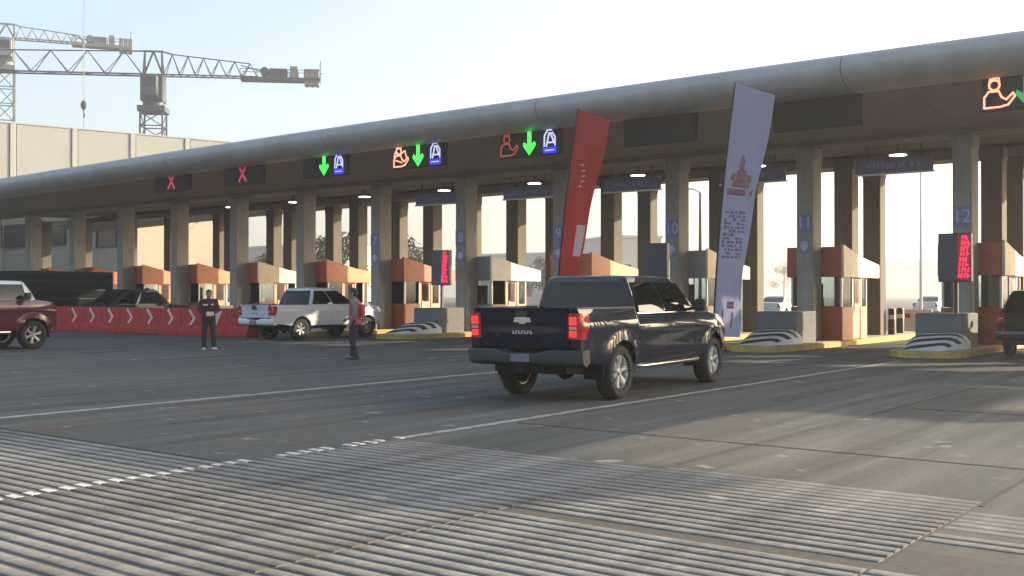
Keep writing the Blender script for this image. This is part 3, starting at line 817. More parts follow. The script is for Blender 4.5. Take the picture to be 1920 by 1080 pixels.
    for i in range(11):
        v = i / 10; z = lerp(zg0 + .01, zd + .005, v)
        bulge = .018 * math.sin(v * math.pi) + (.028 * max(0, (v - .86) / .14)) - .012 * math.exp(-((v - .55) / .16) ** 2)
        Pg.append([(lerp(-wy*.785, wy*.785, k / 12), yr - .012 - .055 * v - bulge * (1 - abs(k - 6) ** 6 / 6 ** 6 * .8), z) for k in range(13)])
    b = MB(); b.shell(Pg, (0, .06, 0)); gate = b.build('tailgate' if pick else 'boot_face', paint, t, angle=45)
    if P.get('logo'):
        b = MB(); zc = lerp(zg0, zd, .66); yb_ = yr - .072
        b.prism([(-.15,-.035),(-.06,-.035),(-.05,-.06),(.05,-.06),(.06,-.035),(.15,-.035),(.13,.035),(.06,.035),(.05,.06),(-.05,.06),(-.06,.035),(-.13,.035)], 'y', 0, .02)
        o = b.build('emblem', M['chrome'] if not P.get('logo_dark') else M['blackp'], gate); o.location = (0, yb_, zc + .03)
        b = MB(); xx = -.17
        for k in range(7):
            b.box(xx, xx + .014, 0, .02, -.025, .025); b.box(xx, xx + .034, 0, .02, .012 if k % 2 else -.025, .025 if k % 2 else -.012); xx += .05
        o = b.build('model_lettering', M['alu'], gate, smooth=False); o.location = (0, yb_ + .006, lerp(zg0, zd, .40))
    if pick:
        b = MB(); b.box(-.10, .10, -.012, .01, -.045, .045); o = b.build('handle', M['blackp'], gate, bevel=.008); o.location = (0, yr - .085, lerp(zg0, zd, .86))
    for sx in (1, -1):
        hz0, hz1 = P['tl']; b = MB(); x1 = wy * .995; x0 = wy * .805
        path = [(x0, yr - .05), (lerp(x0, x1, .5), yr - .055), (x1 - .045, yr - .045), (x1 - .008, yr - .012)] + [None] * 5
        Pg = []
        for i in range(9):
            z = lerp(hz0, hz1, i / 8); k = .5 - .5 * math.cos(i / 8 * math.pi * 2); row = [(sx * p[0], p[1] - .03 * (z - hz0), z) for p in path if p]
            for q in range(5):
                y = yr + .012 + (.10 + .09 * i / 8) * q / 4; row.append((sx * (xs(y, z) + .008), y, z))
            Pg.append(row)
        b = MB(); b.shell(Pg, (-.05 * sx, .05, 0))
        tl = b.build('tail_light', M['tailr'], t, angle=50)
        for (v0, v1, mk) in ((.56, .86, 'lit'), (.10, .32, 'lit'), (.38, .50, 'clear')):
            b = MB(); Q = []
            for i in range(3):
                z = lerp(hz0, hz1, lerp(v0, v1, i / 2)); Q.append([(sx * lerp(x0 + .02, x1 - .05, k / 3), yr - .062 - .03 * (z - hz0), z) for k in range(4)])
            b.shell(Q, (0, .012, 0)); b.build('lamp_lens', (P.get('lens', M['tailr']) if mk == 'lit' else M['amber']), tl, angle=50)
    bz0, bz1 = zs + .02, zg0 - .015
    prof = [(yr + .18, bz0 + .05), (yr - .02, bz0), (yr - .11, bz0 + .05), (yr - .13, bz1 - .05), (yr - .11, bz1), (yr + .18, bz1)]
    Pg = []
    n = 14
    for i in range(n + 1):
        x = lerp(-W*.985, W*.985, i / n); k = abs(i - n/2) / (n/2); pull = .10 * max(0, (k - .75) / .25) ** 2
        dip = -.05 if (pick and k < .32) else 0
        Pg.append([(x, y + (pull if y < yr + .1 else 0), z + (dip if z > bz1 - .07 else 0)) for y, z in prof] )
    b = MB(); b.grid([row + [row[0]] for row in Pg]); nn = len(prof) + 1
    b.f.append(tuple(range(nn - 1))); b.mi.append(0); b.f.append(tuple((n) * nn + j for j in range(nn - 2, -1, -1))); b.mi.append(0)
    bump = b.build('rear_bumper', P.get('bumper', paint), t, angle=40)
    b = MB(); b.box(-.16, .16, yr - .142, yr - .125, bz0 + .06, bz1 - .06); b.build('number_plate', M['plate'], bump)
    if pick:
        b = MB(); b.box(-.05, .05, yr - .16, yr + .1, bz0 - .10, bz0 - .02); b.box(-.3, .3, yr + .05, yr + .12, bz0 - .08, bz0); b.tube([(.55, yr + .1, bz0 - .06), (.55, yr + .9, bz0)], .035, 8); b.build('tow_hitch', M['under'], t)
    # front
    Pg = []
    for i in range(9):
        z = lerp(zs - .02, ztop(yf - .05) + .0, i / 8)
        Pg.append([(Wp(yf) * k / 8, yf + .05 - .20 * (abs(k) / 8) ** 3 - (.06 if i > 6 else 0) * (i - 6) / 2 + (.03 if i < 3 else 0), z) for k in range(-8, 9)])
    b = MB(); b.shell(Pg, (0, -.10, 0)); nosep = b.build('front_bumper', P.get('bumper', paint), t, angle=40)
    b = MB(); zt = ztop(yf - .05); b.box(-W*.52, W*.52, yf - .02, yf + .075, zt - .34, zt - .10)
    for k in range(4): b.box(-W*.50, W*.50, yf + .07, yf + .09, zt - .33 + k*.06, zt - .30 + k*.06, 1)
    b.build('grille', [M['blackp'], M['chrome']], t)
    for sx in (1, -1):
        Pg = []
        for i in range(4):
            z = lerp(zt - .30, zt - .10, i / 3)
            Pg.append([(sx * (W * lerp(.54, .905, k / 5) + .004), yf + .062 - .20 * lerp(.58, 1.02, k / 5) ** 3 - (.13 * max(0, k - 4)), z) for k in range(6)])
        b = MB(); b.shell(Pg, (0, -.05, 0)); b.build('headlight', P.get('hl', M['amber']), t)
    # greenhouse
    wb, wt = W * .925, W * P.get('tumble', .74)
    zc0, zc1 = zb - .03, zr - .05
    def gy(tt, v): return lerp(lerp(yrb, yrt, v), lerp(ywb, ywt, v), tt)
    def gw(v): return lerp(wb, wt, v ** 1.6)
    def gz(v): return lerp(zc0, zc1, v)
    def ring(v, shrink=1.0, z=None):
        pts = []; w_ = gw(v) * shrink; y0, y1 = gy(0, v), gy(1, v)
        ym = (y0 + y1) / 2; y0 = lerp(ym, y0, shrink); y1 = lerp(ym, y1, shrink); z = gz(v) if z is None else z
        rc = .12
        for i in range(13): pts.append((w_ - (.035 if i in (0, 12) else 0), lerp(y0 + .05, y1 - .05, i / 12), z))
        for k in range(7, -8, -1):
            q = k / 8; pts.append((w_ * q, y1 + .0 + .09 * (1 - q*q) * 1.0 - .0, z))
        for i in range(12, -1, -1): pts.append((-w_ + (.035 if i in (0, 12) else 0), lerp(y0 + .05, y1 - .05, i / 12), z))
        for k in range(-7, 8):
            q = k / 8; pts.append((w_ * q, y0 - .05 * (1 - q*q), z))
        return pts
    rings = [ring(i / 8) for i in range(9)] + [ring(1, .965, zc1 + .028), ring(1, .90, zc1 + .042), ring(1, .6, zc1 + .055), ring(1, .2, zc1 + .06)]
    b = MB(); n = len(rings[0]); b.grid([r_ + [r_[0]] for r_ in rings])
    b.f.append(tuple((len(rings)-1)*(n+1) + k for k in range(n))); b.mi.append(0); b.f.append(tuple(range(n-1, -1, -1))); b.mi.append(0)
    cab = b.build('cab', P.get('cabpaint', paint), t, angle=40)
    def side_win(nm, t00, t01, t10, t11, v0=.10, v1=.90, par=None):
        """t at the sill from t00 to t01, at the head from t10 to t11"""
        for sx in (1, -1):
            Pg = []
            for i in range(7):
                k = i / 6; v = lerp(v0, v1, k)
                Pg.append([(sx * (gw(v) + .007), gy(lerp(lerp(t00, t10, k), lerp(t01, t11, k), j / 8), v), gz(v)) for j in range(9)])
            b = MB(); b.shell(Pg, (-.025 * sx, 0, 0)); b.build(nm, M['tint'], t, angle=60)
    for wn in P['wins']: side_win('side_window', *wn)
    for nm, y_of, bul, s_ in (('rear_window', lambda v: gy(0, v), -.05, -1), ('windscreen', lambda v: gy(1, v), .09, 1)):
        Pg = []
        for i in range(7):
            v = lerp(.09, .92, i / 6); w_ = gw(v) * .90
            Pg.append([(w_ * k / 6, y_of(v) + bul * (1 - (w_ * k / 6 / gw(v)) ** 2) + .010 * s_, gz(v)) for k in range(-6, 7)])
        b = MB(); b.shell(Pg, (0, -.03 * s_, 0)); b.build(nm, M['tint'], t, angle=60)
    if P.get('trim'):
        for sx in (1, -1):                               # bright strip along the window sill
            Pg = []
            for j in range(15):
                y = gy(lerp(.02, .93, j / 14), .07); Pg.append([(sx * (gw(.055) + .012), y, gz(.055)), (sx * (gw(.085) + .012), y, gz(.085))])
            b = MB(); b.shell(Pg, (-.02 * sx, 0, 0)); b.build('sill_trim', M['chrome'], t)
    # mirrors, handles, running boards
    for sx in (1, -1):
        yy = ywb - .42; x = gw(.12)
        b = MB(); b.box(min(sx*(x + .10), sx*(x + .30)), max(sx*(x + .10), sx*(x + .30)), yy - .07, yy + .07, zb + .02, zb + P.get('mirror', .22), 0)
        b.bar((sx*(x - .02), yy + .03, zb + .05), (sx*(x + .13), yy, zb + .08), .06, .05)
        b.build('wing_mirror', P.get('mirrorm', M['blackp']), t, bevel=.03, seg=2)
    doors = [(fdoor, cuts[-2])] + ([(rdoor, cuts[0])] if rdoor else [])
    for dd, y0 in doors:
        for side, dobj in zip((1, -1), dd):
            zz = lerp(zs, zb, .74); yy = y0 + .16; x = xs(yy, zz)
            b = MB(); b.box(min(side*(x + .012), side*(x + .04)), max(side*(x + .012), side*(x + .04)), yy - .09, yy + .11, zz - .018, zz + .018)
            b.box(min(side*(x - .02), side*(x + .014)), max(side*(x - .02), side*(x + .014)), yy - .085, yy - .06, zz - .014, zz + .014)
            b.box(min(side*(x - .02), side*(x + .014)), max(side*(x - .02), side*(x + .014)), yy + .08, yy + .105, zz - .014, zz + .014)
            b.build('handle', P.get('handle', M['chrome']), dobj, bevel=.006)
    if P.get('board'):
        for sx in (1, -1):
            x = sx * W * .955
            b = MB(); b.tube([(sx*W*.7, ax[0] + Ra + .14, zs - .02), (x, ax[0] + Ra + .22, zs - .06), (x, ax[1] - Ra - .22, zs - .06), (sx*W*.7, ax[1] - Ra - .14, zs - .02)], .042, 10)
            b.build('running_board', M['chrome'], t)
    if P.get('badge'):
        for side, dobj in zip((1, -1), fdoor):
            zz = lerp(zs, zb, .36); yy = lerp(cuts[-2], cuts[-1], .75); x = xs(yy, zz)
            b = MB(); 
            for k in range(4): b.box(min(side*(x-.005), side*(x+.012)), max(side*(x-.005), side*(x+.012)), yy + k*.055, yy + k*.055 + .035, zz - .022, zz + .022)
            b.build('door_badge', M['chrome'], dobj, smooth=False)
    if P.get('antenna'):
        b = MB(); b.tube([(W*.78, cuts[-1] + .35, zb - .03), (W*.78, cuts[-1] + .15, zb + .65)], .005, 5); b.build('antenna', M['pole'], t)
    # wheels
    tyre, rim = P['wheels']
    for a in ax:
        for sx in (1, -1):
            wh = obj('wheel', tyre, t, (sx * (W - .145), a, Rw), 0 if sx > 0 else math.pi)
            obj('rim', rim, wh)
    return t

wheels_big = wheel_meshes(.405, .27, .265, 6, M['alloy'])
wheels_mid = wheel_meshes(.375, .25, .225, 6, M['alloy'])
wheels_car = wheel_meshes(.33, .21, .215, 7, M['alloy'])
big = dict(W=.99, zs=.52, zb=1.27, zh=1.17, zr=1.87, yr=-2.88, yf=2.72, yrb=-1.10, yrt=-1.05, ywt=.70, ywb=1.42, zd=1.37, Rw=.405, ax=(-1.69, 1.96),
           paint=M['charcoal'], pickup=True, cuts=(-1.10, -.06, 1.10), tl=(.93, 1.30), wins=[(.045, .43, .05, .46), (.46, .90, .49, .965)],
           wheels=wheels_big, logo=True, board=True, trim=True, badge=True, crown=.06, lens=M['tailr'], antenna=True)
navy = dict(big, paint=M['navy'], lens=M['taill'], bumper=M['blackp'])
# the navy pickup crossing the plaza, body slightly turned to the left of the lane
make_vehicle(navy, 'pickup_truck', 'dark navy crew cab pickup seen from behind with glowing tail lights, nearest vehicle', 'pickup truck', (-9.565, 15.31, 0), R(5.0))
mar = dict(big, zb=1.40, zh=1.30, zr=1.96, ywb=2.10, ywt=1.80, zd=1.46, cuts=(-1.10, .3, 1.50), wins=[(.045, .45, .05, .47), (.50, .90, .53, .955)], zs=.56, paint=M['maroon'], logo=False, bumper=M['chrome'], badge=False, cabpaint=M['silver'], hl=M['amber'])  # cab coloured pale to stand for the sky reflected on it
make_vehicle(mar, 'pickup_truck', 'maroon pickup truck cut by the left edge, only cab and long hood in view', 'pickup truck', (-30.5, 14.05, 0), R(1.5))
nav = dict(W=.925, zs=.50, zb=1.20, zh=1.12, zr=1.80, yr=-2.62, yf=2.55, yrb=-.98, yrt=-.74, ywt=.30, ywb=1.42, zd=1.22, Rw=.375, ax=(-1.38, 1.77),
           paint=M['wpaint'], pickup=True, cuts=(-.98, .02, 1.02), tl=(.86, 1.17), wins=[(.05, .455, .09, .475), (.475, .92, .495, .965)],
           wheels=wheels_mid, logo=True, logo_dark=True, bumper=M['wpaint'], handle=M['wpaint'], mirrorm=M['wpaint'], crown=.06)
make_vehicle(nav, 'pickup_truck', 'white crew cab pickup behind the person with red back, driving to the toll lanes', 'pickup truck', (-28.95, 26.1, 0), R(0))
suv = dict(W=.92, zs=.42, zb=1.10, zh=1.02, zr=1.68, yr=-2.25, yf=2.25, yrb=-2.12, yrt=-1.72, ywt=.35, ywb=1.15, zd=1.08, Rw=.35, ax=(-1.33, 1.34),
           paint=M['charcoal'], pickup=False, cuts=(-.98, .0, .98), tl=(.88, 1.10), wins=[(.06, .27, .10, .29), (.30, .55, .32, .58), (.58, .90, .61, .95)],
           wheels=wheels_car, crown=.04, mirror=.16)
make_vehicle(suv, 'sport_utility_car', 'dark grey sport utility car cut by the right edge, under the orange figure sign', 'car', (-5.75, 30.6, 0), 0)
sed = dict(W=.89, zs=.34, zb=.98, zh=.86, zr=1.46, yr=-2.30, yf=2.25, yrb=-1.75, yrt=-.85, ywt=.30, ywb=1.20, zd=1.02, Rw=.33, ax=(-1.32, 1.36),
           paint=M['dgrey'], pickup=False, cuts=(-.95, .02, .98), tl=(.74, .95), wins=[(.12, .42, .16, .45), (.46, .88, .49, .94)],
           wheels=wheels_car, crown=.04, mirror=.15)
make_vehicle(dict(sed, zb=1.12, zr=1.80, zd=1.15, zh=1.02, yrb=-2.05, yrt=-1.0, ywt=.5), 'hatchback_car', 'dark grey hatchback queuing behind the red chevron barrier', 'car', (-42.3, 27.75, 0), 0)
for (px, Z, mk, nm, lb) in ((1748, 78, 'wpaint', 'sedan', 'distant white car beyond the lane left of column 12'), (1462, 70, 'silver', 'sedan', 'distant pale car beyond the lane left of column 11'),
                      (655, 66, 'dgrey', 'sedan', 'distant dark car beyond the white pickup')):
    p = at(px, 552, Z)
    make_vehicle(dict(sed, paint=M[mk]), nm, lb, 'car', (p.x, p.y, 0), R(4))

# dark cargo truck at the far left
t = thing('box_trailer', 'dark green cargo box trailer behind the maroon pickup, at the far left lanes', 'trailer', (-47.2, 27.4, 0))
MB().box(-1.15, 1.15, -3.2, 1.45, .95, 2.62).build('cargo_box', M['greenbox'], t, bevel=.03)
b = MB()
for z in (1.35, 1.75, 2.15, 2.5): b.box(1.152, 1.175, -3.15, 1.40, z, z + .04)
b.build('side_rail', M['blackp'], t, smooth=False)
MB().box(-.5, .5, -3.1, 3.0, .62, .94).build('chassis', M['under'], t)
for a in (-2.2, -1.3):
    for sx in (1, -1):
        wh = obj('wheel', wheels_big[0], t, (sx * .95, a, .405), 0 if sx > 0 else math.pi); obj('rim', wheels_big[1], wh)

# ================================================================== PEOPLE
def blob(mb, pts, rs, n=12):
    """tapered limb with rounded ends"""
    pts = [Vector(p) for p in pts]; rs = rs if isinstance(rs, (list, tuple)) else [rs] * len(pts)
    d0 = (pts[0] - pts[1]).normalized(); d1 = (pts[-1] - pts[-2]).normalized()
    P = [pts[0] + d0 * rs[0] * .9, pts[0] + d0 * rs[0] * .6] + pts + [pts[-1] + d1 * rs[-1] * .6, pts[-1] + d1 * rs[-1] * .9]
    mb.tube(P, [rs[0] * .42, rs[0] * .8] + list(rs) + [rs[-1] * .8, rs[-1] * .42], n)
def ball(mb, c, r, sx=1, sy=1, sz=1, n=14):
    o = len(mb.v); mb.lathe([(r * math.sin(R(8 + 164 * i / 10)), r * math.cos(R(8 + 164 * i / 10))) for i in range(11)], n, 'z')
    for i in range(o, len(mb.v)):
        x, y, z = mb.v[i]; mb.v[i] = (x * sx + c[0], y * sy + c[1], z * sz + c[2])
def fused(name, mb, m, parent, voxel=.011, smooth=6):
    me = mb.mesh(name, m, smooth=False); o = bpy.data.objects.new(name, me); col.objects.link(o)
    a = o.modifiers.new('fuse', 'REMESH'); a.mode = 'VOXEL'; a.voxel_size = voxel; a.use_smooth_shade = True
    s_ = o.modifiers.new('soft', 'SMOOTH'); s_.iterations = smooth; s_.factor = .5
    dg = bpy.context.evaluated_depsgraph_get(); dg.update()
    me2 = bpy.data.meshes.new_from_object(o.evaluated_get(dg)); bpy.data.objects.remove(o)
    me2.name = name; me2.materials.clear(); me2.materials.append(m)
    me2.polygons.foreach_set('use_smooth', [True] * len(me2.polygons))
    if parent is None:
        return obj(name, me2)
    return obj(name, me2, parent)
def elliptic(mb, rings, n=18):
    """rings: (z, cx, cy, rx, ry)"""
    P = [[(cx_ + rx * math.cos(2*math.pi*k/n), cy + ry * math.sin(2*math.pi*k/n), z) for k in range(n)] for z, cx_, cy, rx, ry in rings]
    mb.grid([row + [row[0]] for row in P])
    # close the ends
    o = len(mb.v) - len(P) * (n + 1)
    mb.f.append(tuple(range(o, o + n))); mb.mi.append(0); e = o + (len(P)-1) * (n + 1); mb.f.append(tuple(range(e + n - 1, e - 1, -1))); mb.mi.append(0)
def person(label, loc, rz, J, cloth):
    """front of the body is -Y; J: joints of both sides ('L' is +x). Returns the body mesh object that parents hair, clothes and shoes"""
    b = MB(); H = J['H']
    hx, hy, hz = J['head']
    elliptic(b, [(.94, 0, 0, .15, .10), (1.05, 0, .0, .14, .095), (1.2, 0, .0, .16, .105), (1.36, 0, .01, .18, .105), (1.43, 0, .01, .12, .08)])
    blob(b, [(0, .015, 1.38), (hx * .6, .01 + hy * .4, 1.47), (hx, hy + .01, hz - .08)], [.066, .056, .054])
    ball(b, (hx, hy, hz), .105, .74, .92, 1.08)                       # skull
    ball(b, (hx, hy - .03, hz - .06), .072, .82, .85, .95)            # jaw
    f = Vector(J.get('face', (0, -1, 0))); sdv = Vector((f.y, -f.x, 0))
    ball(b, Vector((hx, hy, hz - .025)) + f * .098, .016, 1, 1, 1.5)  # nose
    for q in (1, -1):
        ball(b, Vector((hx, hy, hz - .02)) + sdv * .078 * q, .022, .6, .8, 1.3)      # ears
        ball(b, Vector((hx, hy, hz + .004)) + f * .083 + sdv * .032 * q, .012)         # eyes' sockets
    ball(b, Vector((hx, hy, hz - .075)) + f * .083, .016, 1.3, 1, .5) # mouth
    shirt = MB(); trou = MB()
    elliptic(shirt, [(.86, 0, 0, .185, .135), (.95, 0, 0, .175, .13), (1.08, 0, 0, .168, .122), (1.22, 0, 0, .188, .13), (1.36, 0, .01, .20, .125), (1.43, 0, .012, .13, .09), (1.455, 0, .012, .085, .075)])
    elliptic(trou, [(.80, 0, 0, .15, .12), (.88, 0, 0, .17, .125), (.98, 0, 0, .16, .115)])
    shoes = []
    for q, A in ((1, J['L']), (-1, J['R'])):
        sh, el, wr = (Vector(A[k]) for k in ('sh', 'el', 'wr')); hp, kn, an = (Vector(A[k]) for k in ('hp', 'kn', 'an'))
        blob(b, [sh, lerp(sh, el, .5), el], [.056, .048, .041]); blob(b, [el, lerp(el, wr, .35), wr], [.041, .040, .029])
        blob(b, [hp, lerp(hp, kn, .5), kn], [.088, .074, .055]); blob(b, [kn, lerp(kn, an, .35), an], [.053, .052, .036])
        toe = Vector(A.get('toe', (0, -1, 0)))
        blob(b, [an + Vector((0, 0, -.03)), an + toe * .14 + Vector((0, 0, -.045))], [.036, .03])
        # hand: palm, four unequal bent fingers, thumb from the side of the palm
        d = (wr - el).normalized(); side = Vector(A.get('thumb', (0, -1, 0))); side = (side - d * side.dot(d)).normalized(); nrm = d.cross(side).normalized() * (-q)
        blob(b, [wr + d * .01, wr + d * .045, wr + d * .085], [.024, .03, .028])
        for k, ln in enumerate((.072, .080, .074, .058)):
            base = wr + d * .085 + side * (.027 - .018 * k); mid = base + d * ln * .5 + nrm * .010; tip = mid + d * ln * .38 + nrm * .030
            blob(b, [base - d * .02, base, mid, tip], [.010, .0098, .009, .008], 8)
        tb = wr + d * .03 + side * .026; blob(b, [tb, tb + d * .03 + side * .024, tb + d * .062 + side * .028 + nrm * .012], [.012, .011, .0095], 8)
        blob(shirt, [sh, lerp(sh, el, .5), el], [.074, .066, .058]); blob(shirt, [el, lerp(el, wr, .5), lerp(el, wr, .93)], [.058, .05, .042])
        blob(trou, [hp + Vector((0, 0, .03)), lerp(hp, kn, .5), kn, lerp(kn, an, .5), an + Vector((0, 0, -.01))], [.108, .092, .076, .068, .064])
        s_ = MB(); a0 = an.copy(); a0.z = A['ground']
        up = Vector((0, 0, 1)); rt = toe.cross(up).normalized()
        prof = [(-.085, .034, .075), (-.06, .042, .085), (0, .044, .085), (.06, .047, .07), (.12, .05, .052), (.165, .043, .042), (.19, .024, .03)]
        Pg = []
        for (l_, w_, h_) in prof:
            c = a0 + toe * l_; Pg.append([c - rt*w_ + up*.004, c - rt*w_*1.0 + up*h_*.55, c - rt*w_*.55 + up*h_, c + rt*w_*.55 + up*h_, c + rt*w_ + up*h_*.55, c + rt*w_ + up*.004])
        s_.grid([row + [row[0]] for row in Pg]); s_.f.append(tuple(range(6))); s_.mi.append(0); e = (len(prof)-1)*7; s_.f.append(tuple(e + k for k in range(5, -1, -1))); s_.mi.append(0)
        shoes.append(s_)
    body = fused('person', b, M['skin'], None); body.location = loc; body.rotation_euler.z = rz
    tag(body, label, 'person')
    fused('shirt' if not cloth.get('jacket') else 'jacket', shirt, cloth['shirt'], body, .013)
    fused('trousers', trou, cloth['trousers'], body, .013)
    for s_ in shoes: s_.build('shoe', cloth['shoe'], body, angle=60)
    h = MB(); ball(h, (hx, hy, hz + .028) , .112, .78, .95, .92); ball(h, Vector((hx, hy, hz - .01)) - f * .03, .10, .80, .86, 1.0)
    # cut the hairline: keep what lies behind and above the face
    hm = fused('hair', h, M['hair'], body, .011, 3)
    bm = bmesh.new(); bm.from_mesh(hm.data)
    kill = [v for v in bm.verts if (Vector(v.co) - Vector((hx, hy, hz))).dot(f) > .045 and v.co.z < hz + .052]
    bmesh.ops.delete(bm, geom=kill, context='VERTS'); bm.to_mesh(hm.data); bm.free()
    return body
def face_cam(x, y): return math.atan2(-y, -x) + math.pi / 2      # turns the figure's front (-Y) towards the origin
def side(q, **k):
    d = dict(sh=(.185*q, .01, 1.385), el=(.255*q, .03, 1.10), wr=(.26*q, -.06, .86), hp=(.092*q, 0, .90), kn=(.105*q, -.015, .50), an=(.115*q, .02, .085), ground=0.0)
    d.update(k); return d
p1 = person('person in dark maroon jacket and white shoes standing in front of the red barrier', (-25.5, 19.0, 0), face_cam(-25.5, 19.0) + R(6),
   dict(H=1.7, head=(0, -.02, 1.585), face=(0, -1, 0), L=side(1, el=(.27, -.0, 1.12), wr=(.12, -.24, 1.02), an=(.14, .02, .085), kn=(.12, -.02, .5), thumb=(0, 0, 1), toe=(.30, -.954, 0)),
        R=side(-1, el=(-.27, .0, 1.12), wr=(-.10, -.25, 1.0), an=(-.13, .0, .085), kn=(-.12, -.02, .5), thumb=(0, 0, 1), toe=(-.2, -.98, 0))),
   dict(shirt=M['maroon_c'], trousers=M['trouser'], shoe=M['shoe'], jacket=True))
for (xa, z, wd_) in ((-.085, 1.27, .085), (.10, 1.28, .045)):
    b = MB(); b.shell([[(xa - wd_, -.128 + .4*abs(xa - wd_)**1.6, z - .02), (xa - wd_, -.130 + .4*abs(xa - wd_)**1.6, z + .02)], [(xa, -.136 + .4*abs(xa)**1.6, z - .02), (xa, -.137 + .4*abs(xa)**1.6, z + .02)], [(xa + wd_*.6, -.132 + .4*abs(xa + wd_*.6)**1.6, z - .02), (xa + wd_*.6, -.133 + .4*abs(xa + wd_*.6)**1.6, z + .02)]], (0, .012, 0))
    b.build('chest_stripe', M['paper'], p1)
t = MB(); t.box(-.10, .10, -.355, -.347, .96, 1.08)
lf = tag(t.build('leaflet', M['paper'], None), 'pale leaflet held in front of the waist by the person in maroon', 'leaflet')
lf.location = p1.location; lf.rotation_euler = p1.rotation_euler
f2 = Vector((-.25, -.968, 0)).normalized()
p2 = person('person in grey shirt with red vest on the back, standing before the white pickup', (-18.75, 18.2, 0), face_cam(-18.75, 18.2) - R(105),
   dict(H=1.72, head=(0, -.03, 1.605), face=(0, -1, 0), L=side(1, el=(.26, .06, 1.11), wr=(.25, -.05, .88), kn=(.10, -.05, .50), an=(.10, .06, .085), thumb=(0, -1, 0)),
        R=side(-1, el=(-.25, -.02, 1.10), wr=(-.22, -.22, .98), kn=(-.10, -.06, .50), an=(-.09, -.08, .085), thumb=(0, 0, 1))),
   dict(shirt=M['grey_c'], trousers=M['navy_c'], shoe=M['shoe_d']))
v = MB(); elliptic(v, [(.84, 0, .012, .192, .152), (.95, 0, .012, .184, .148), (1.08, 0, .012, .178, .142), (1.22, 0, .014, .196, .15), (1.34, 0, .02, .175, .145), (1.40, 0, .02, .14, .11)])
fused('vest', v, M['red_c'], p2, .013)
v = MB(); v.box(-.13, .13, .155, .235, .98, 1.33); v.build('backpack', M['red_c'], p2, bevel=.05, seg=3)

# ================================================================== BACKGROUND
def wall_frame(A, B): 
    d = (B - A); d.z = 0; return math.atan2(d.y, d.x), d.length
A = at(-520, 552, 82); B = at(432, 552, 106); A.z = B.z = 0
rz, L = wall_frame(A, B)
t = thing('warehouse_building', 'large cream building with flat top behind the left end of the canopy', 'building', (A.x, A.y, 0), rz)
MB().box(0, L, .30, 30, 0, 16.6).build('wall', M['wall'], t, smooth=False)
MB().box(-.05, L + .05, .0, 30.1, 16.602, 16.72).build('roof_edge', M['wall2'], t, smooth=False)
k = 0; x = 0; step = 5.2
while x < L - .3:
    MB().box(x + .02, min(L, x + step - .55), .06, .298, .02, 16.58).build('wall_panel', M['wall'], t, bevel=.03)
    MB().box(min(L, x + step - .52) - .0, min(L, x + step - .05), -.03, .298, .02, 16.59).build('pilaster', M['wall2'], t, bevel=.03)
    x += step
def bwin(px0, px1, z0, z1):
    # window positions along the wall, measured from its left end
    u0, u1 = ((p + 520) / 952 * L * (1.0 + .0 * p) for p in (px0, px1))
    fr = MB(); fr.box(u0 - .1, u1 + .1, -.06, .04, z0 - .1, z0); fr.box(u0 - .1, u1 + .1, -.06, .04, z1, z1 + .1); fr.box(u0 - .1, u0, -.06, .04, z0, z1); fr.box(u1, u1 + .1, -.06, .04, z0, z1)
    f = fr.build('window', M['alu'], t, smooth=False); MB().box(u0, u1, -.02, .02, z0, z1).build('pane', M['win'], f, smooth=False)
for a in ((268, 292), (300, 322)): bwin(a[0], a[1], 5.9, 7.9)
t = thing('annex_building', 'shaded beige building with dark windows under the far left end of the canopy', 'building', (-120, 47, 0))
MB().box(0, 47.5, .2, 9, 0, 9.3).build('wall', M['annex'], t, smooth=False)
for k in range(10): MB().box(k * 4.75 + .02, k * 4.75 + 4.73, .06, .198, .02, 5.2).build('wall_panel', M['annex'], t, bevel=.02)
MB().box(0, 47.7, .0, 9.1, 9.302, 9.5).build('roof_edge', M['roofm'], t, smooth=False)
for (u0, u1, z0, z1) in ((22, 27.5, 5.7, 7.5), (28.2, 33.0, 5.7, 7.5), (33.5, 37.8, 5.7, 7.5), (39.3, 40.2, 5.5, 7.4), (42.6, 45.2, 5.3, 7.1)):
    fr = MB()
    for q in ((u0 - .1, u1 + .1, z0 - .1, z0), (u0 - .1, u1 + .1, z1, z1 + .1), (u0 - .1, u0, z0, z1), (u1, u1 + .1, z0, z1)): fr.box(q[0], q[1], .02, .199, q[2], q[3])
    f = fr.build('window', M['pole'], t, smooth=False); MB().box(u0, u1, .10, .198, z0, z1).build('pane', M['win'], f, smooth=False)

def building(px0, px1, Z0, Z1, h, label, rows=2, m='farwall', name='low_building'):
    A = at(px0, 552, Z0); B = at(px1, 552, Z1); A.z = B.z = 0; rz, L = wall_frame(A, B)
    t = thing(name, label, 'building', (A.x, A.y, 0), rz)
    w_ = MB().box(0, L, 0, 14, 0, h).build('wall', M[m], t, smooth=False)
    MB().box(-.2, L + .2, -.2, 14.2, h + .002, h + .35).build('roof', M['roofm'], t, smooth=False)
    n = max(2, int(L / 4))
    for j in range(rows):
        for i in range(n):
            u = (i + .5) * L / n; z0 = 1.2 + j * 3.0
            if z0 + 1.4 > h: continue
            f = MB().box(u - .9, u + .9, -.06, -.002, z0 - .08, z0 + 1.38).build('window', M['alu'], t, smooth=False)
            MB().box(u - .8, u + .8, -.09, -.062, z0, z0 + 1.3).build('pane', M['win'], f, smooth=False)
building(440, 560, 150, 140, 7.8, 'pale distant building between columns 5 and 6', 2)
building(585, 640, 120, 118, 4.8, 'low pinkish distant building between columns 6 and 7', 1)
building(880, 1060, 170, 160, 7.6, 'distant grey building left of the red banner', 2)
building(1150, 1240, 140, 142, 9.0, 'distant pale building right of the red banner', 2)
building(1395, 1500, 420, 440, 24, 'hazy distant building left of column 11', 0)
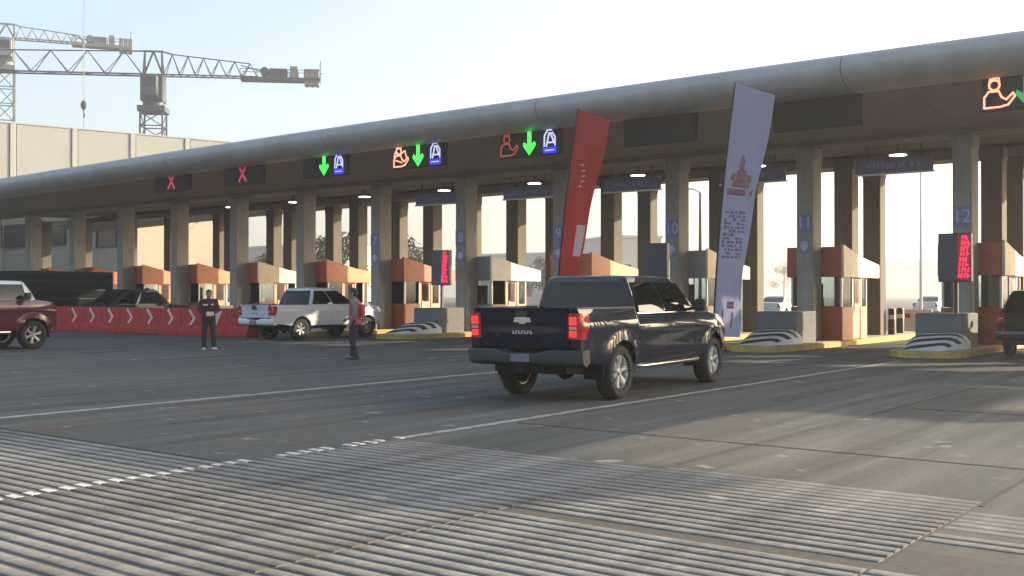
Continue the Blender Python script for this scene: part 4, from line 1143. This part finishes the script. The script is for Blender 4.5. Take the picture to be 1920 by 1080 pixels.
building(1630, 1800, 520, 540, 18, 'long hazy distant building far behind the tall thin lamp post', 0)

def tree(px, Z, h, cr, label, seed, m, palm=False):
    p = at(px, 552, Z); r = random.Random(seed)
    t = thing('palm_tree' if palm else 'tree', label, 'tree', (p.x, p.y, 0), r.uniform(0, 6))
    b = MB(); pts = [(r.uniform(-.1, .1) * i * .25, r.uniform(-.1, .1) * i * .25, h * .82 * i / 6) for i in range(7)]
    b.tube(pts, [lerp(.22, .09, i / 6) for i in range(7)], 9)
    if not palm:
        for k in range(9):
            a = r.uniform(0, 6.28); z = h * r.uniform(.3, .75); q = cr * r.uniform(.4, .8)
            b.tube([(0, 0, z), (math.cos(a)*q*.5, math.sin(a)*q*.5, z + q*.35), (math.cos(a)*q, math.sin(a)*q, z + q*.55)], [.07, .045, .015], 6)
    b.build('trunk', M['bark'], t)
    b = MB()
    if palm:
        for k in range(30):
            a = k * 2.4; el = r.uniform(-.5, 1.2); ln = cr * r.uniform(.8, 1.1)
            for i in range(14):
                q = i / 14; x = ln * q; z = h * .82 + ln * (math.sin(el) * q - .55 * q * q)
                c = Vector((math.cos(a) * x * math.cos(el * .6), math.sin(a) * x * math.cos(el * .6), z))
                for sd in (1, -1):
                    pr = Vector((-math.sin(a), math.cos(a), -.35)) * sd * .32 * cr * .5 * (1 - q * .6); dv = Vector((math.cos(a), math.sin(a), 0)) * .05
                    b.add([c - dv, c + dv, c + pr], [(0, 1, 2)], 0)
    else:
        clumps = []
        for k in range(26):
            a = r.uniform(0, 6.28); q = cr * math.sqrt(r.random()) * .85; z = h * r.uniform(.38, .97)
            tap = 1 - max(0, (z / h - .6)) * 1.5; clumps.append((math.cos(a) * q * tap, math.sin(a) * q * tap, z, cr * r.uniform(.22, .42)))
        for (x, y, z, cr_) in clumps:
            for k in range(95):
                d = Vector((r.gauss(0, 1), r.gauss(0, 1), r.gauss(0, .8))).normalized() * cr_ * r.random() ** .4
                n_ = Vector((r.uniform(-1, 1), r.uniform(-1, 1), r.uniform(-.4, 1))).normalized(); u = n_.orthogonal().normalized(); v_ = n_.cross(u); s_ = r.uniform(.10, .2)
                c = Vector((x, y, z)) + d
                b.add([c - u*s_, c + v_*s_*.6, c + u*s_, c - v_*s_*.6], [(0, 1, 2, 3)], 0 if r.random() < .6 else 1)
    b.build('crown', [M['leaf1'], M['leaf2']], t, smooth=False)
tree(405, 72, 8.5, 2.2, 'palm tree seen between columns 4 and 5', 1, None, True)
tree(618, 96, 6.6, 2.6, 'dark bushy tree between columns 6 and 7, left one', 2, None)
tree(645, 100, 7.2, 2.8, 'dark bushy tree between columns 6 and 7, right one', 3, None)
tree(590, 102, 5.8, 2.4, 'low dark tree right beside column 6', 7, None)
tree(748, 92, 6.6, 2.4, 'dark tree just right of column 7', 4, None)
tree(780, 110, 6.5, 2.6, 'faint tree between columns 7 and 8', 8, None)
tree(500, 118, 5.6, 2.2, 'small tree in front of the pale building between columns 5 and 6', 5, None)
tree(1020, 150, 6.5, 3, 'distant tree left of the red banner', 6, None)
tree(1470, 300, 11, 5, 'distant hazy tree left of column 11', 9, None)

def street_lamp(px, Z, h, label, arm):
    p = at(px, 552, Z); t = thing('street_lamp', label, 'street lamp', (p.x, p.y, 0), YAW)
    b = MB(); b.tube([(0, 0, 0), (0, 0, h * .6), (0, 0, h)], [.11, .085, .06], 8); b.box(-.2, .2, -.2, .2, 0, .12); b.build('pole', M['pole'] if arm < 0 else M['alu'], t)
    b = MB(); b.tube([(0, 0, h), (arm * .5, 0, h + .18), (arm, 0, h + .2)], .045, 6); b.build('arm', M['alu'], t)
    b = MB(); b.box(min(arm, arm * 1.5), max(arm, arm * 1.5), -.13, .13, h + .12, h + .25); b.build('lamp_head', M['alu'], t, bevel=.03)
street_lamp(1727, 62, 9.5, 'tall thin lamp post beyond the lane left of column 12', 1.4)
street_lamp(1313, 56, 6.9, 'dark lamp post between column 10 and the lilac banner', -.7)

# low fence and bollards beyond the rightmost lanes
for i, (px, Z, lb) in enumerate(((1672, 37.5, 'short dark bollard just behind the booth at column 11'), (1688, 39, 'short dark bollard a step farther behind the booth at column 11'))):
    p = at(px, 552, Z); t = thing('bollard', lb, 'bollard', (p.x, p.y, 0), 0, 'bollards behind the booth at column 11')
    b = MB(); b.lathe([(.13, 0), (.13, 1.0), (.10, 1.08)], 14, 'z'); b.build('post', M['pole'], t)
    b = MB(); b.lathe([(.135, .70), (.135, .85)], 14, 'z'); b.build('reflective_band', M['alu'], t)
p = at(1712, 552, 44); t = thing('plastic_barrier', 'pale pink plastic road barrier behind the lane left of column 12', 'barrier', (p.x, p.y, 0), R(10))
MB().prism([(-.3, 0), (.3, 0), (.12, .45), (.10, .95), (-.10, .95), (-.12, .45)], 'x', -.75, .75).build('shell', M['chev'], t, bevel=.03, seg=2)
for q in (-.4, .1): MB().box(q, q + .3, -.155, -.09, .62, .78).build('red_panel', M['barrier'], t)

# ------------------------------------------------------------------ cranes
def truss(mb, p, q, h0, h1, w_, n, th, up=Vector((0, 0, 1)), tri=True, diag=.7):
    p, q = Vector(p), Vector(q); d = (q - p).normalized(); sd = d.cross(up).normalized() * w_ / 2
    for s_ in (1, -1): mb.bar(p + sd*s_, q + sd*s_, th * 1.25)
    tops = []
    for i in range(n):
        a = p.lerp(q, i / n); c = p.lerp(q, (i + 1) / n); mid = p.lerp(q, (i + .5) / n) + up * lerp(h0, h1, (i + .5) / n); tops.append(mid)
        for s_ in (1, -1):
            mb.bar(a + sd*s_, mid, th * diag); mb.bar(c + sd*s_, mid, th * diag)
        mb.bar(a - sd, a + sd, th * .5); mb.bar(a - sd, c + sd, th * .4)
    for a, c in zip(tops[:-1], tops[1:]): mb.bar(a, c, th)
    return tops
def mast(mb, base, top, w_, n, th):
    x, y = base.x, base.y; h = w_ / 2; cs = [(-h, -h), (h, -h), (h, h), (-h, h)]
    for a, c in cs: mb.bar((x + a, y + c, base.z), (x + a, y + c, top), th)
    for i in range(n):
        z0, z1 = lerp(base.z, top, i / n), lerp(base.z, top, (i + 1) / n)
        for k in range(4):
            a, c = cs[k], cs[(k + 1) % 4]
            mb.bar((x + a[0], y + a[1], z0), (x + c[0], y + c[1], z0), th * .7)
            a, c = (a, c) if i % 2 else (c, a); mb.bar((x + a[0], y + a[1], z0), (x + c[0], y + c[1], z1), th * .6)
def crane(label, loc, rz, hj, jib_l, cj_l, mw, m, jh, n_j, n_c, kind):
    t = thing('tower_crane', label, 'crane', (loc.x, loc.y, 0), rz)
    b = MB(); mast(b, Vector((0, 0, 0)), hj - 4.6, mw, 14, .19); b.build('mast', M[m], t, smooth=False)
    b = MB(); b.box(-mw*.62, mw*.62, -mw*.62, mw*.62, hj - 4.6, hj - 3.9); b.lathe([(mw*.48, hj - 3.9), (mw*.48, hj - 3.3)], 18, 'z'); b.box(-mw*.5, mw*.5, -mw*.5, mw*.5, hj - 3.3, hj - .05); b.build('slewing_unit', M[m], t, bevel=.04)
    b = MB(); b.prism([(-.9, hj - 2.9), (.9, hj - 2.9), (.9, hj - .5), (-.6, hj - .5), (-.9, hj - 1.4)], 'y', -mw*.5 - 1.5, -mw*.5 - .02); cb = b.build('operator_cab', M[m], t, bevel=.05)
    b = MB(); b.prism([(-.65, hj - 1.9), (.65, hj - 1.9), (.65, hj - .8), (-.5, hj - .8)], 'y', -mw*.5 - 1.53, -mw*.5 - 1.49); b.build('cab_window', M['win'], cb)
    b = MB(); tj = truss(b, (-mw*.5, 0, hj), (-jib_l, 0, hj), jh, jh * .75, 1.3, n_j, .135); b.build('jib', M[m], t, smooth=False)
    b = MB(); tc = truss(b, (mw*.5, 0, hj), (cj_l * .62, 0, hj), jh * .92, jh * .55, 1.3, n_c, .12); b.build('counter_jib', M[m], t, smooth=False)
    b = MB()
    for sx in (-1.1, 1.1):
        b.bar((sx, .5, hj), (sx * .9, 0, hj + jh), .2); b.bar((sx, -.5, hj), (sx * .9, 0, hj + jh), .2); b.bar((sx, 0, hj), (0, 0, hj + jh), .2)
    b.bar((-1.1, 0, hj + jh), (1.1, 0, hj + jh), .22); b.bar((-1.0, 0, hj + jh), tj[0], .16); b.bar((1.0, 0, hj + jh), tc[0], .16); b.build('tower_top', M[m], t, smooth=False)
    b = MB(); x0 = cj_l * .52; b.box(x0, cj_l, -.9, .9, hj - .42, hj - .02)
    b.bar((x0, 0, hj + jh * .5), (cj_l * .8, 0, hj), .12)
    for s_ in (-.88, .88):
        b.bar((x0, s_, hj + .9), (cj_l + .2, s_, hj + .9), .07)
        for k in range(6): b.bar((lerp(x0, cj_l, k/5), s_, hj), (lerp(x0, cj_l, k/5), s_, hj + .9), .06)
    b.build('machinery_deck', M[m], t, smooth=False)
    b = MB(); b.lathe([(.55, -.6), (.55, .6)], 16, 'y', (lerp(x0, cj_l, .30), 0, hj + .7)); b.box(lerp(x0, cj_l, .36), lerp(x0, cj_l, .58), -.6, .6, hj, hj + 1.1); b.build('winch', M[m], t, bevel=.04)
    b = MB(); b.box(lerp(x0, cj_l, .62), lerp(x0, cj_l, .72), -.7, .7, hj, hj + 1.4); b.build('electric_cabinet', M['cw'], t, bevel=.04)
    for k in range(3):
        xa = lerp(x0, cj_l, .80) + k * .62; MB().box(xa, xa + .56, -.8, .8, hj - .9, hj + 1.1).build('counterweight', M['cw'], t, bevel=.05)
    b = MB(); b.bar((cj_l - .1, 0, hj), (cj_l, 0, hj + 2.3), .09); b.build('end_mast', M[m], t)
    return t
loc = at(287, 552, 130); rzj = YAW + R(7)
crane('flat top tower crane with lattice jib, the lower and nearer looking of the two', loc, rzj, 28.2, 44, 20, 2.6, 'crane', 2.9, 10, 6, 0)
loc = at(10, 552, 150)
crane('taller pale tower crane cut by the left edge, counterweights reaching right', loc, YAW + R(20), 37.5, 30, 16.5, 2.1, 'crane_l', 2.0, 7, 6, 1)
# hook hanging on a long cable from a jib above the picture
p = at(156, 197, 122); t = thing('crane_hook', 'round hook block hanging on a long thin cable in front of the lattice jib', 'crane hook', (p.x, p.y, p.z))
b = MB(); ball(b, (0, 0, 0), .48, .95, .6, 1.15); b.build('hook_block', M['crane'], t)
b = MB(); b.tube([(0, 0, -.5), (0, 0, -.9), (.22, 0, -1.15), (.05, 0, -1.4), (-.2, 0, -1.2)], [.09, .09, .08, .07, .04], 8); b.build('hook', M['crane'], t)
b = MB()
for s_ in (-.16, .16): b.bar((s_, 0, .45), (s_ * .8, 0, 26), .045)
b.build('cable', M['crane_l'], t, smooth=False)
b = MB(); truss(b, (-18, 0, 26), (16, 0, 26), 1.6, 1.4, 1.2, 9, .16); b.build('jib', M['crane_l'], t, smooth=False)
b = MB(); b.bar((0, 0, -.9), (0, 0, -4.6), .05); b.build('sling', M['crane_l'], t)

# ================================================================== HAZE
vm = bpy.data.materials.new('haze_air'); vm.use_nodes = True
n_ = vm.node_tree.nodes; n_.remove(n_["Principled BSDF"]); pv = n_.new("ShaderNodeVolumePrincipled")
pv.inputs["Color"].default_value = (.98, .98, 1.0, 1); pv.inputs["Density"].default_value = HAZE_DENSITY; pv.inputs["Anisotropy"].default_value = .55
vm.node_tree.links.new(pv.outputs[0], n_["Material Output"].inputs["Volume"])
hz = MB().box(-2600, 2600, -400, 3600, -32, 54).build('haze', vm, smooth=False); hz['kind'] = 'stuff'
